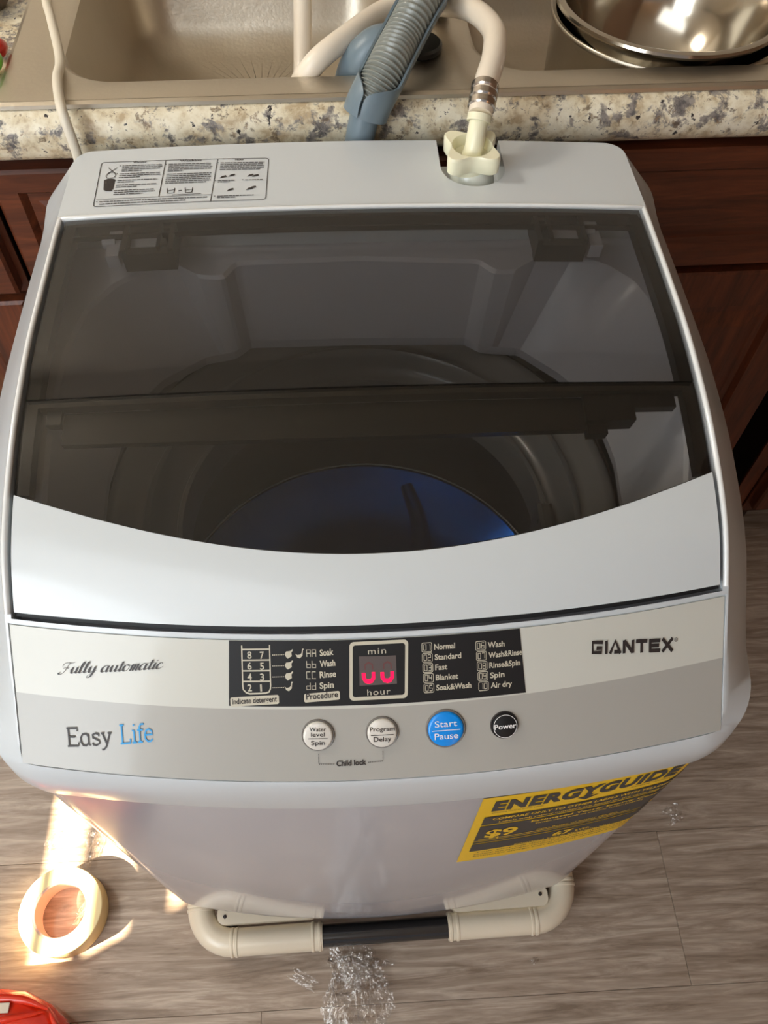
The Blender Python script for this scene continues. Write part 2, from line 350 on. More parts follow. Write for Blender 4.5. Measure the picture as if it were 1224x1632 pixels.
def rrect(x0, x1, y0, y1, r, n=5, asp=.76):
    P = []
    for cx, cy, a in ((x1-r, y1-r*asp, 0), (x0+r, y1-r*asp, .5), (x0+r, y0+r*asp, 1), (x1-r, y0+r*asp, 1.5)):
        for i in range(n+1):
            t = (a+.5*i/n)*PI; P.append((cx+r*math.cos(t), cy+r*asp*math.sin(t)))
    return P

# ============================================================ SETTING
# floor with planks
fl = struct(obj('floor', *box(-1.6, 1.9, -4.0, 1.3, -.06, -.0105), 'gap', smooth=False))
pm = None
rows = [(-.121+.195*k) for k in range(-6, 6)]
L_ = 1.22
for ri, y0 in enumerate(rows):
    off = {5: .4165, 6: .4165, 7: -.2, 4: -.295, 8: .1}.get(ri, random.uniform(-.6, .6))
    if ri == 6: off = .4165
    if ri == 5: off = -.15
    x = off-L_*2
    while x < 1.9:
        a, b = max(x, -1.6), min(x+L_, 1.9)
        if b-a > .05: obj('plank', *box(a+.0002, b-.0002, y0+.0002, y0+.1948, -.010, 0, .0004), 'floor', fl, smooth=False)
        x += L_
# kitchen frame, turned a little against the machine
KA = math.radians(1.55)
def K(p): return (p[0]*math.cos(KA)-p[1]*math.sin(KA), p[0]*math.sin(KA)+p[1]*math.cos(KA), p[2])
def kobj(name, vf, m, parent=None, **k): return obj(name, [K(p) for p in vf[0]], vf[1], m, parent, **k)
struct(kobj('wall_back', box(-1.6, 1.9, 1.16, 1.24, 0, 2.45), 'wall', smooth=False))
struct(obj('ceiling', *box(-1.6, 1.9, -4.0, 1.3, 2.45, 2.5), 'ceil', smooth=False))
struct(obj('light_block_right', *box(1.25, 1.33, -4.0, 1.12, 0, 2.45), 'wall_brown', smooth=False))  # unseen wall added to block light from the right, brown to cut bounce
# left wall with a window opening and its blind
wy0, wy1, wz0, wz1 = -.60, -.30, .55, 1.75
struct(obj('wall_left', *join(box(-1.6, -1.5, -4.0, wy0, 0, 2.45), box(-1.6, -1.5, wy1, 1.12, 0, 2.45), box(-1.6, -1.5, wy0, wy1, 0, wz0), box(-1.6, -1.5, wy0, wy1, wz1, 2.45)), 'wall', smooth=False))
bl = thing('window_blind', 'pale blind hanging closed in the left window', 'blind', (-1.495, (wy0+wy1)/2, wz0))
zlist = [z for z in (.883, .922, .940, .984, 1.0335, 1.049)]
obj('head_rail', *box(-1.498, -1.46, wy0-.02, wy1+.02, wz1, wz1+.04), 'slat', bl, smooth=False)
def slats(z0, z1):
    n = max(1, round((z1-z0)/.045)); h = (z1-z0)/n
    for i in range(n): obj('slat', *box(-1.499-.002*(i % 2), -1.497-.002*(i % 2), wy0-.015, wy1+.015, z0+i*h-.0005, z0+(i+1)*h+.0005), 'slat', bl, smooth=False)
slats(wz0-.02, .883); slats(.922, .940); slats(.984, 1.0335); slats(1.049, wz1)

# ============================================================ KITCHEN
# base cabinets
def raised(x0, x1, z0, z1, yf, fr, tag_='front'):
    """frame-and-panel front: outer frame with bevel, recessed field with raised centre"""
    def ring(i, y): return [(x0+i, y, z0+i), (x1-i, y, z0+i), (x1-i, y, z1-i), (x0+i, y, z1-i)]
    return loft([ring(0, yf+.018), ring(0, yf+.003), ring(.003, yf), ring(fr, yf), ring(fr+.006, yf+.007), ring(fr+.014, yf+.007), ring(fr+.034, yf+.001), ring(fr+.036, yf+.001)])
YC = .525
def cabinet(x0, x1, label, fronts, doors, group=None):
    t = thing('base_cabinet', label, 'cabinet', K((.5*(x0+x1), YC+.2, 0)))
    kobj('side_panel', join(box(x0+.003, x0+.018, YC+.0225, 1.14, .001, .797)), 'carcass', t, smooth=False)
    kobj('side_panel', box(x1-.018, x1-.003, YC+.0225, 1.14, .001, .797), 'carcass', t, smooth=False); kobj('bottom_panel', box(x0+.0185, x1-.0185, YC+.0225, 1.14, .10, .115), 'carcass', t, smooth=False); kobj('kick_board', box(x0+.0185, x1-.0185, YC+.08, YC+.095, .001, .0995), 'carcass', t, smooth=False)
    W = .04
    for z0_, z1_ in ((.765, .797), (.61, .66), (.10, .13)): kobj('frame_rail', box(x0+.0255, x1-.0255, YC+.0185, YC+.0222, z0_, z1_), 'cherry_h', t, smooth=False)
    for a, b in ((x0+.0005, x0+.025), (x1-.025, x1-.0005)): kobj('frame_stile', box(a, b, YC+.0185, YC+.0222, .10, .797), 'cherry', t, smooth=False)
    for a, b in fronts: kobj('drawer_front', raised(a, b, .640, .784, YC-.0, .022), 'cherry_h', t, smooth=False)
    for a, b in doors: kobj('door', raised(a, b, .125, .630, YC-.0, .05), 'cherry', t, smooth=False)
    return t
cabinet(-1.0, -.336, 'cherry brown base cabinet at the left, catching daylight', [(-.99, -.343)], [(-.99, -.67), (-.663, -.343)])
cabinet(-.332, .66, 'wide cherry brown sink cabinet behind the machine, in shadow at right', [(-.325, .155), (.162, .652)], [(-.325, .130), (.137, .5725)])
cabinet(.664, 1.2, 'dark base cabinet beyond the sink cabinet, outside at right', [(.67, 1.19)], [(.67, .93), (.937, 1.19)])
# countertop: bullnose profile swept along x
prof = [(1.15, .800), (.523, .800)]
for i in range(13):
    a = -PI/2-PI*i/12; prof.append((.523+.0228*math.cos(a)*.85, .8228+.0228*math.sin(a)))
prof += [(1.15, .8456)]
ctv, ctf = loft([[(x, y, z) for y, z in prof] for x in (-1.0, 1.2)])
ct = kobj('countertop', (ctv, ctf), 'granite'); tag(ct, 'cream laminate countertop with grey granite speckles and rounded front edge', 'countertop')
cu = kobj('cut', box(-.275, .545, .540, .965, .70, .90), 'granite'); boolean(ct, [cu])
# sink
sk = thing('kitchen_sink', 'stainless steel double bowl drop-in sink set in the countertop', 'sink', K((.13, .75, .846)))
def cell(X0, X1, Y0, Y1, a0, a1, b0, b1, zb=.70):
    n, mm = 12, 12
    R0 = outline(1, -1, 1, .0001, 0, n, mm)
    def rr(x0, x1, y0, y1, r, z):
        hw = (x1-x0)/2; return [(x+(x0+x1)/2, y, z) for x, y in outline(hw, y0, y1, r, 0, n, mm)]
    return [rr(X0, X1, Y0, Y1, .0008, .851), rr(a0-.006, a1+.006, b0-.006, b1+.006, .056, .851), rr(a0, a1, b0, b1, .05, .848), rr(a0+.004, a1-.004, b0+.004, b1-.004, .048, .83), rr(a0+.014, a1-.014, b0+.014, b1-.014, .045, zb+.03), rr(a0+.045, a1-.045, b0+.045, b1-.045, .03, zb), rr(a0+.15, a1-.15, b0+.15, b1-.15, .02, zb)]
for (X0, X1, a0, a1) in ((-.289, .110, -.243, .082), (.110, .56, .135, .50)):
    kobj('basin', loft(cell(X0, X1, .523, .98, a0, a1, .556, .93), True, False, True), 'steel', sk, angle=50)
def rring(x0, x1, y0, y1, r, z): return [(x+(x0+x1)/2, y, z) for x, y in outline((x1-x0)/2, y0, y1, r, 0, 12, 8)]
kobj('rim', loft([rring(-.2888, .5598, .5232, .9798, .004, .8508), rring(-.293, .564, .519, .984, .008, .8490), rring(-.2935, .5645, .5185, .9845, .008, .8458), rring(-.287, .558, .5242, .978, .004, .8458)], True, False, False), 'steel', sk)
kobj('drain_strainer', lathe([(.04, .7015), (.04, .704), (.032, .704), (.026, .7015), (.001, .7015)], -.08, .76, 40, True, True), 'mirror', sk)
# bowls standing in the right basin
def kl(name, prof, cx, cy, m, parent, seg=96): return kobj(name, lathe(prof, cx, cy, seg), m, parent, angle=50)
pt = thing('cooking_pot', 'steel pot with dark inside under the mixing bowl', 'pot', K((.345, .668, .702)))
kl('pot_body', [(.001, .7015), (.095, .7015), (.109, .712), (.113, .73), (.115, .835), (.1185, .838), (.119, .8405), (.1175, .8425), (.114, .8415), (.112, .835), (.110, .74), (.10, .72), (.001, .718)], .345, .672, 'steel', pt)
kl('dark_lining', [(.1115, .834), (.1097, .742), (.0995, .722), (.002, .7195)], .345, .672, 'darkpot', pt)['label'] = 'dark inside of the pot'
bw = thing('mixing_bowl', 'shiny stainless steel mixing bowl with rolled rim in the right basin', 'bowl', K((.337, .66, .76)))
kl('bowl_body', [(.001, .7635), (.040, .7635), (.055, .768), (.078, .790), (.093, .82), (.1025, .858), (.1045, .8615), (.1085, .863), (.1125, .862), (.1135, .8595), (.112, .857), (.1065, .8565), (.1035, .853), (.0945, .82), (.0795, .789), (.056, .7665), (.040, .762), (.001, .762)], .337, .660, 'mirror', bw)
for k, (px, py) in enumerate(((.322, .672), (.352, .668))): pass
# small things at the left end of the counter
gt = thing('scrub_brush', 'bright green and red plastic brush at the left edge of the counter', 'brush', K((-.307, .588, .8458)))
kobj('green_handle', tube([(-.306, .560, .8545), (-.3015, .573, .857), (-.2995, .585, .857), (-.2995, .597, .8545)], .0085, 16, 4, rf=lambda t, i: .0085*math.sin(min(PI, max(.25, t*PI*.9+.3)))), 'green', gt)['label'] = 'bright green handle'
kobj('red_cap', tube([(-.3035, .598, .855), (-.3015, .602, .857), (-.3005, .606, .856), (-.300, .611, .854)], .0085, 16, 3, rf=lambda t, i: .009-.004*abs(t-.4)), 'redp', gt)['label'] = 'red end cap'
dc = thing('brown_dish', 'small dark brown dish at the far left of the counter', 'dish', K((-.335, .70, .8458)))
kobj('dish_body', lathe([(.001, .8463), (.018, .8463), (.028, .858), (.030, .864), (.0285, .864), (.026, .858), (.017, .850), (.001, .849)], -.333, .706, 48), 'brown', dc)
# ============================================================ WASHING MACHINE
wm = thing('washing_machine', 'white top-loading portable washing machine with smoked lid and control panel', 'washing machine', (0, .23, .10))
# --- body
def bo(hw, y0, y1, r, bw, z, n=24, mm=12): return [(x, y, z) for x, y in outline(hw, y0, y1, r, bw, n, mm)]
body = loft([bo(.246, .001, .462, .03, .031, .1005), bo(.2490, -.0035, .465, .034, .031, .120), bo(.2503, -.0075, .465, .034, .031, .150), bo(.2512, -.0085, .465, .034, .031, .170), bo(.2581, -.005, .465, .035, .031, .38), bo(.2660, 0, .465, .035, .031, .6475),
             bo(.262, .003, .462, .034, .031, .6475), bo(.247, .003, .462, .034, .031, .112), ], True, True, True)
obj('body', *body, 'body', wm)
# --- top cover
KN = dict(n=24, mm=12)
def ro(hw, y0, y1, r, bw, zf): return [(x, y, zf(x, y)) for x, y in outline(hw, y0, y1, r, bw, **KN)]
def off(x, y): return .010+.035*sstep(-.005, .06, y)-.018*sstep(.40, .47, y)
rings = [ro(.2690, -.0065, .4705, .042, .0275, lambda x, y: .648), ro(.2700, -.0080, .4735, .043, .0268, lambda x, y: .662+.05*sstep(.0, .1, y)),
         ro(.2670, -.0100, .4750, .044, .0250, lambda x, y: ztop(x, y)-off(x, y)-.012*(1-sstep(-.01, .05, y))),
         ro(.2635, -.0100, .4748, .041, .0240, lambda x, y: ztop(x, y)-off(x, y)*.78),
         ro(.2395, -.0100, .4742, .022, .0230, lambda x, y: ztop(x, y)-off(x, y)*.12),
         ro(.2355, -.0088, .4730, .016, .0227, lambda x, y: ztop(x, y))]
topring = [(x, y) for x, y in outline(.2355, -.0088, .4730, .016, .0227, **KN)]
cv, cf = loft(rings, True, True, False)
tv, tf = coons(topring, ztop)
V, F = join((cv, cf), (tv, tf))
cover = obj('top_cover', V, F, 'cap', wm)
# cutters: lid well, panel recess, inlet pocket
CX = .2312
def well_pts():
    P = [(CX*t, ) for t in lin(-1, 1, 20)]; pts = [S(p[0], .0628)[:2] for p in P]
    return pts+[(CX, .15), (CX, .25), (CX, .377), (.1, .3775), (0, .3778), (-.1, .3775), (-CX, .377), (-CX, .25), (-CX, .15)]
wp = well_pts(); c1 = obj('cut', *loft([[(x, y, z) for x, y in wp] for z in (.60, .95)]), 'inner')
PW = .2338
c2 = obj('cut', *slab(lin(-PW, PW, 28), lambda x: (-.0102, .0606), 8, -.0014, .03), 'inner')
pk = [(.0722, .49)]+[(.0722, .437)]+[(.0992+.0270*math.cos(a), .4325+.0270*math.sin(a)) for a in [PI+PI*i/16 for i in range(17)]]+[(.1262, .49)]
c3 = obj('cut', *loft([[(x, y, z) for x, y in pk] for z in (.809, .95)]), 'inner')
boolean(cover, [c1, c2, c3])
# bright moulded edge round the lid well
obj('well_edge', *tube([(-.2332, *S(-.2332, s)[1:]) for s in lin(.0650, .3790, 30)]+[S(x, .3795) for x in lin(-.231, .231, 24)]+[S(.2332, s) for s in lin(.3790, .0650, 30)], .0022, 10), 'trim', wm, angle=70)
# --- control panel
cp = obj('control_panel', *slab(lin(-.2328, .2328, 40), lambda x: (.0265+.002*sstep(0, .23, x), .0598), 6, -.0016, -.0002), 'panel', wm)
obj('lower_band', *slab(lin(-.2328, .2328, 40), lambda x: (-.0096, .0265+.002*sstep(0, .23, x)), 6, -.0016, -.0002), 'panel2', cp)['label'] = 'darker silver lower band'
xl = lambda s: -.0941+(s-.028)*.075; xr = lambda s: .0959-(s-.0279)*.12
def dsp(u, s, l):
    return SL(xl(s)+(xr(s)-xl(s))*u, s, l)
obj('display_panel', *slab(lin(0, 1, 24), lambda u: (.0280, .0597), 6, -.0002, .0001, dsp), 'black', cp)['label'] = 'black programme chart panel'
LT = .00025
pale = Decal(SL, LT)
# detergent scale
def sc(k): return .0576-.0  # placeholder for level heights
xb0, xb1 = -.0838, -.0668
pale.line([(xb0-.0001, .0575), (xb0-.0008, .0385), (xb0-.0006, .0362), (xb0+.0012, .0347), (xb0+.0035, .0342), (xb1-.0035, .0346), (xb1-.0014, .0352), (xb1-.0004, .0368), (xb1-.0002, .0385), (xb1+.0004, .0579)], .0008)
for k in range(4): y = .0556-k*.00515; pale.line([(xb0-.0002*k, y), (xb1-.0001*k, y+.0003)], .0007)
for r_, (a, b) in enumerate((('8', '7'), ('6', '5'), ('4', '3'), ('2', '1'))):
    y = .0513-r_*.0053; dxr = -.0003*r_
    pale.text(a, (-.0807+dxr, y), (-.0780+dxr, y+.0001), .0034, .015); pale.text(b, (-.0728+dxr, y), (-.0702+dxr if b != '1' else -.0717+dxr, y+.0001), .0034, .015)
    pale.dots((-.0652+dxr, y+.0018), (-.0575+dxr, y+.0020), 7, .0004)
    cx, cy = -.0548+dxr, y+.0022
    def scoop(cx, cy, big=True):
        if big: pale.poly([(cx-.0024, cy-.0001), (cx-.0014, cy+.0013), (cx+.0010, cy+.0015), (cx+.0026, cy+.0024), (cx+.0030, cy+.0020), (cx+.0018, cy+.0008), (cx+.0020, cy-.0009), (cx-.0006, cy-.0021), (cx-.0016, cy-.0013)])
        else: pale.poly([(cx-.0026, cy+.0003), (cx-.0014, cy-.0004), (cx+.0004, cy-.0002), (cx+.0014, cy+.0005), (cx+.0019, cy+.0026), (cx+.0030, cy+.0025), (cx+.0023, cy+.0018), (cx+.0019, cy-.0007), (cx+.0002, cy-.0020), (cx-.0014, cy-.0016)])
    scoop(cx, cy, r_ < 3)
    if r_ == 0: scoop(cx+.0068, cy, False)
# seven-segment style marks
SEG = {'A': [[(0, 0), (0, 1), (1, 1), (1, 0)], [(0, .5), (1, .5)]], 'b': [[(0, 1), (0, 0), (1, 0), (1, .52), (0, .52)]], 'C': [[(1, 1), (0, 1), (0, 0), (1, 0)]], 'd': [[(1, 1), (1, 0), (0, 0), (0, .52), (1, .52)]],
       '0': [[(0, 0), (0, 1), (1, 1), (1, 0), (0, 0)]], '1': [[(1, 0), (1, 1), (.75, .9)]], '2': [[(0, 1), (1, 1), (1, .5), (0, .5), (0, 0), (1, 0)]], '3': [[(0, 1), (1, 1), (1, 0), (0, 0)], [(.2, .5), (1, .5)]], '4': [[(0, 1), (0, .5), (1, .5)], [(1, 1), (1, 0)]],
       '5': [[(1, 1), (0, 1), (0, .5), (1, .5), (1, 0), (0, 0)]], '6': [[(1, 1), (0, 1), (0, 0), (1, 0), (1, .5), (0, .5)]], '7': [[(0, 1), (1, 1), (1, 0)]], '8': [[(0, 0), (0, 1), (1, 1), (1, 0), (0, 0)], [(0, .5), (1, .5)]], '9': [[(0, 0), (1, 0), (1, 1), (0, 1), (0, .5), (1, .5)]]}
def seg(dec, t, x, y, w_, h, gap, wd):
    for c in t:
        for q in SEG[c]: dec.line([(x+a*w_, y+b*h) for a, b in q], wd, sub=1)
        x += gap
for r_, (t, wd_, x1) in enumerate((('AA', 'Soak', -.0266), ('bb', 'Wash', -.0257), ('CC', 'Rinse', -.0255), ('dd', 'Spin', -.0272))):
    y = .0522-r_*.0053; dxr = -.0003*r_
    seg(pale, t, -.0434+dxr, y, .0023, .0033, .0034, .00042); pale.text(wd_, (-.0352+dxr, y+.0003), (x1, y+.0008), .0030, .025)
for x0, x1, y0, y1 in ((-.0930, -.0622, .0285, .0330), (-.0462, -.0236, .0305, .0348)):
    P = rrect(x0, x1, y0, y1, .0012); P = [(x, y+(x-x0)*.055-(x1-x0)*.0275) for x, y in P]; pale.poly(P)
# frame round the readout: ring
fo = rrect(-.0170, .0200, .0304, .0588, .0028); fi = rrect(-.0150, .0181, .0321, .0572, .0018)
k = len(fo); shift = lambda P: [(x-(.045-y)*.045, y+(x)*.005) for x, y in P]
pale.add(shift(fo)+shift(fi), [(i, (i+1) % k, k+(i+1) % k, k+i) for i in range(k)])
pale.text('min', (-.0050, .0526), (.0064, .0528), .0030, .0, space=1.15); pale.text('hour', (-.0062, .0326), (.0084, .0329), .0031, .0, space=1.15)
names = ['Normal', 'Standard', 'Fast', 'Blanket', 'Soak&Wash', 'Wash', 'Wash&Rinse', 'Rinse&Spin', 'Spin', 'Air dry']
x1s = [.0502, .0541, .0451, .0519, .0603, .0821, .0935, .0922, .0819, .0868]
for i, nme in enumerate(names):
    c = i//5; r_ = i % 5; x = (.0291, .0635)[c]+.0002*r_+.0002*c*r_; y = (.0524, .0512)[c]-r_*.00498
    P = rrect(x, x+.0063, y, y+.0043, .0008, 2); pale.line(P, .00035, sub=1, closed=True)
    seg(pale, '%02d' % (i+1), x+.0010, y+.0008, .0017, .0027, .0026, .00042)
    pale.text(nme, (x+.0078, y+.0008), (x1s[i], y+.0008), .0027, .022)
pale.build('chart_lettering', 'lightink', cp)['label'] = 'pale printed chart with words and numbers'
ink = Decal(SL, .0004)
ink.text('Indicate detergent', (-.0918, .0289), (-.0634, .0306), .0027, .02); ink.text('Procedure', (-.0449, .0314), (-.0248, .0324), .0030, .02)
ink.build('chart_captions', 'ink', cp)
ink = Decal(SL, .0004)
# cursive words, drawn with a broad nib
def glyph(c, x):
    G = {'F': ([[(.1, .15), (.0, .0), (.25, -.05), (.50, .35), (.62, 1.0), (.72, 1.22)], [(.15, .85), (.22, 1.15), (.55, 1.25), (.85, 1.2), (1.1, 1.3)], [(.28, .62), (.5, .66), (.75, .60)]], .95),
         'u': ([[(0, .35), (.14, .72), (.12, .2), (.22, 0), (.42, .18), (.56, .72)], [(.56, .72), (.52, .15), (.60, 0), (.74, .12)]], .72),
         'l': ([[(0, .1), (.18, .5), (.34, 1.15), (.28, 1.3), (.16, 1.0), (.12, .2), (.2, 0), (.38, .15)]], .40),
         'y': ([[(0, .35), (.14, .72), (.12, .2), (.22, .02), (.42, .2), (.56, .72)], [(.56, .72), (.50, .0), (.38, -.45), (.16, -.55), (.12, -.35), (.45, -.05), (.75, .25)]], .82),
         'a': ([[(.5, .62), (.3, .74), (.05, .5), (.02, .15), (.16, 0), (.36, .15), (.52, .66)], [(.52, .72), (.46, .15), (.54, 0), (.70, .14)]], .68),
         't': ([[(0, .1), (.18, .45), (.28, 1.1)], [(.26, 1.1), (.16, .2), (.24, 0), (.42, .15)], [(.02, .78), (.24, .82), (.45, .80)]], .44),
         'o': ([[(.35, .70), (.12, .66), (.0, .3), (.12, 0), (.34, .05), (.48, .4), (.38, .68), (.30, .70), (.45, .60), (.66, .62)]], .62),
         'm': ([[(0, .4), (.1, .72), (.08, .3), (.04, 0)], [(.08, .35), (.25, .68), (.34, .66), (.30, .3), (.26, 0)], [(.30, .35), (.50, .70), (.58, .64), (.52, .12), (.60, 0), (.76, .14)]], .76),
         'i': ([[(0, .35), (.12, .72), (.08, .15), (.16, 0), (.32, .14)], [(.22, 1.02), (.24, .96)]], .34),
         'c': ([[(.42, .58), (.30, .72), (.06, .5), (.02, .15), (.16, 0), (.40, .12), (.56, .25)]], .5), ' ': ([], .35)}[c]
    return [[(x+a, b) for a, b in q] for q in G[0]], G[1]
st, x = [], 0
for ch in 'Fully automatic':
    g, ad = glyph(ch, x); st += g; x += ad
ink.nib(st, (-.2030, .0383), (-.1350, .0450), .0042, .17, shear=.35)
ink.build('cursive_lettering', 'ink', cp)['label'] = 'cursive dark words Fully automatic'
ink = Decal(SL, .0004)
# slab-serif word, dark and blue
def serif(dec, word, a, b, h):
    G = {'E': ([[(.08, 0), (.08, 1)], [(.0, 0), (.55, 0), (.55, .2)], [(.0, 1), (.53, 1), (.53, .82)], [(.08, .52), (.42, .52)]], .66),
         'a': ([[(.40, .66), (.40, .04), (.50, .02)], [(.40, .50), (.30, .66), (.12, .64), (.02, .45), (.02, .20), (.12, .02), (.28, 0), (.40, .16)]], .58),
         's': ([[(.34, .50), (.34, .62), (.18, .67), (.04, .60), (.04, .44), (.18, .36), (.34, .26), (.36, .10), (.20, 0), (.04, .03), (.03, .16)]], .46),
         'y': ([[(.06, .66), (.26, .04)], [(.44, .66), (.22, -.10), (.10, -.26), (.0, -.25)], [(.0, .66), (.16, .66)], [(.34, .66), (.52, .66)]], .5),
         'L': ([[(.10, 0), (.10, 1)], [(.0, 1), (.22, 1)], [(.0, 0), (.52, 0), (.52, .22)]], .62),
         'i': ([[(.12, 0), (.12, .66), (.02, .66)], [(.0, 0), (.24, 0)], [(.12, .90), (.12, 1.0)]], .30),
         'f': ([[(.12, 0), (.12, .82), (.20, .97), (.36, .97)], [(.0, 0), (.26, 0)], [(.0, .66), (.30, .66)]], .36),
         'e': ([[(.04, .36), (.42, .36), (.40, .54), (.24, .67), (.10, .60), (.03, .40), (.04, .16), (.16, 0), (.32, .0), (.42, .12)]], .48)}
    W = sum(G[c][1] for c in word)-.08; x = 0
    for c in word:
        for q in G[c][0]: dec.line([(a[0]+(x+p[0])/W*(b[0]-a[0]), a[1]+(x+p[0])/W*(b[1]-a[1])+p[1]*h) for p in q], .00095, sub=1)
        x += G[c][1]
serif(ink, 'Easy', (-.2008, .0023), (-.1725, .0052), .0090)
ink.build('slab_lettering', 'ink', cp)['label'] = 'dark slab serif word Easy'
ink = Decal(SL, .0004)
# maker's name: squared bold letters
def block(dec, a, b, h):
    G = {'G': [[(1, .88), (.12, .88), (.12, .12), (.88, .12), (.88, .45), (.45, .45)]], 'I': [[(.5, 0), (.5, 1)]], 'A': [[(.05, 0), (.5, .95), (.95, 0)], [(.40, .14), (.80, .14)]], 'N': [[(.12, 0), (.12, 1)], [(.14, .95), (.86, .05)], [(.88, 0), (.88, 1)]],
         'T': [[(0, .88), (1, .88)], [(.5, .88), (.5, 0)]], 'E': [[(1, .88), (.12, .88)], [(.12, .5), (.9, .5)], [(.12, .12), (1, .12)], [(.12, 1), (.12, 0)]], 'X': [[(.05, 1), (.95, 0)], [(.95, 1), (.05, 0)]]}
    x = 0; adv = {'I': .42}; W = 6*1.14+.42-.14
    for c in 'GIANTEX':
        wd_ = adv.get(c, 1.0) if c == 'I' else 1.0
        for q in G[c]:
            pts = [(a[0]+(x+p[0]*(wd_ if c != 'I' else .3))/W*(b[0]-a[0]), a[1]+(x+p[0]*wd_)/W*(b[1]-a[1])+p[1]*h) for p in q]; dec.line(pts, .0019, sub=1)
        x += (.42 if c == 'I' else 1.14)
block(ink, (.1393, .0428), (.1960, .0374), .0066)
ink.text('R', (.19765, .0424), (.19835, .0423), .0010, .01); ink.line([(.1980+.0011*math.cos(i*PI/6), .0429+.0009*math.sin(i*PI/6)) for i in range(13)], .00025, sub=1)
ink.build('maker_lettering', 'ink', cp)['label'] = 'bold dark capital lettering at the right'
ink = Decal(SL, .0004)
# child lock bracket
ink.dots((-.0385, .0046), (-.0388, -.0006), 7, .0004); ink.dots((-.0388, -.0008), (-.0285, -.0009), 9, .0004); ink.dots((-.0072, -.0006), (.0024, -.0002), 9, .0004); ink.dots((.0024, -.0002), (.0026, .0050), 7, .0004)
ink.text('Child lock', (-.0275, -.0020), (-.0083, -.0016), .0027, .03)
ink.build('child_lock_lettering', 'ink', cp)['label'] = 'dark dotted bracket with the words Child lock'
bi = Decal(SL, .0004); serif(bi, 'Life', (-.1655, .0062), (-.1447, .0088), .0092); bi.build('blue_lettering', 'cyan', cp)['label'] = 'blue printed word Life'
# readout window and digits
rw = Decal(SL, .0003)
rw.poly([(-.0110, .0376), (-.0035, .0376), (.0045, .0377), (.0128, .0378), (.0127, .0450), (.0125, .0516), (.0045, .0516), (-.0035, .0517), (-.0107, .0518), (-.0108, .0450)]); rw.build('readout_window', 'win', cp)
dg = Decal(SL, .00045)
for cx in (-.0050, .0068):
    P = [(cx-.0036, .0436), (cx-.0040, .0415), (cx-.0030, .0392), (cx, .0384), (cx+.0030, .0394), (cx+.0040, .0418), (cx+.0038, .0440)]
    dg.line([(cx-.0031, .0438), (cx-.0031, .0412), (cx-.0018, .0398), (cx, .0395), (cx+.0018, .0398), (cx+.0031, .0412), (cx+.0031, .0440)], .0021, sub=1)
dg.build('lit_segments', 'red', cp)['label'] = 'glowing red lower digit segments'
dm_ = Decal(SL, .0004)
for cx in (-.0048, .0070): dm_.line([(cx-.0024, .0452), (cx-.0022, .0478), (cx, .0487), (cx+.0022, .0478), (cx+.0025, .0452)], .0009, sub=1)
dm_.build('unlit_segments', 'dimred', cp)
# buttons
def button(x, s, r, m, ring, label, words):
    o = Vector(S(x, s)); n = SN(x, s); u = (Vector(S(x+1e-3, s))-o).normalized(); v = n.cross(u)
    def fr_l(p): return lathe(p, 0, 0, 48, True, True, (o, u, v, n))
    b = obj('button', *fr_l([(r*.93, -.0012), (r*.93, .0016), (r*.90, .0022), (r*.80, .0026), (.0003, .0028)]), m, wm, angle=60); b['label'] = label
    obj('button_ring', *fr_l([(r*.94, -.0010), (r*.94, .0009), (r*1.0, .0011), (r*1.04, .0004), (r*1.05, -.0008)]), ring, b, angle=60)
    D = Decal(lambda a, c, l: o+u*a+v*c+n*l, .0030)
    for w_ in words:
        if w_[0] == 'line': D.line([(-w_[1], w_[2]), (w_[1], w_[2])], .00045)
        elif w_[0] == 'circle': D.line([(w_[1]*math.cos(i*PI/16), w_[1]*math.sin(i*PI/16)) for i in range(33)], .0003, sub=1)
        else: D.text(w_[0], (-w_[1], w_[2]), (w_[1], w_[2]), w_[3], w_[4])
    D.build('button_lettering', 'white' if m in ('blueb', 'black') else 'ink', b); return b
button(-.0384, .0138, .0102, 'silverb', 'greyb', 'silver button marked Water level and Spin', [('Water', .0052, .0036, .0027, .010), ('level', .0043, .0002, .0027, .010), ('line', .0062, -.0013), ('Spin', .0044, -.0055, .0029, .010)])
button(.0024, .0142, .0102, 'silverb', 'greyb', 'silver button marked Program and Delay', [('Program', .0079, .0019, .0028, .010), ('line', .0072, -.0008), ('Delay', .0056, -.0050, .0031, .010)])
button(.0432, .0141, .0124, 'blueb', 'greyb', 'large bright blue button marked Start and Pause', [('Start', .0072, .0022, .0042, 0), ('line', .0092, -.0002), ('Pause', .0076, -.0060, .0042, 0)])
button(.0815, .0131, .0088, 'black', 'ink', 'small black round button marked Power', [('Power', .0071, -.0016, .0034, .010), ('circle', .0076)])
# --- lid
curve = lambda x: .0995+.60*x*x
xs = lin(-.2272, .2272, 44)
obj('lid_front_cover', *slab(xs, lambda x: (.0668, curve(x)), 10, -.003, .0028), 'cover', wm)['label'] = 'white front part of the lid'
obj('lid_front_glass', *slab(xs, lambda x: (curve(x)+.0004, .1953), 10, -.0012, .0016), 'smoke2', wm)['label'] = 'smoked front window of the lid'
obj('lid_rear_glass', *slab(xs, lambda x: (.1966, .3740), 14, -.0012, .0016), 'smoke', wm)['label'] = 'smoked rear window of the lid'
obj('lid_cover_edge', *slab(xs, lambda x: (curve(x)-.0012, curve(x)+.0006), 1, -.004, .0012), 'frame', wm)['label'] = 'dark edge line of the window'
fe = []
for sg in (-1, 1):
    fe.append(slab([sg*.2272, sg*.2195][::sg], lambda x: (.1315, .1948), 12, -.010, -.0018)); fe.append(slab([sg*.2272, sg*.2195][::sg], lambda x: (.1972, .3735), 16, -.010, -.0018))
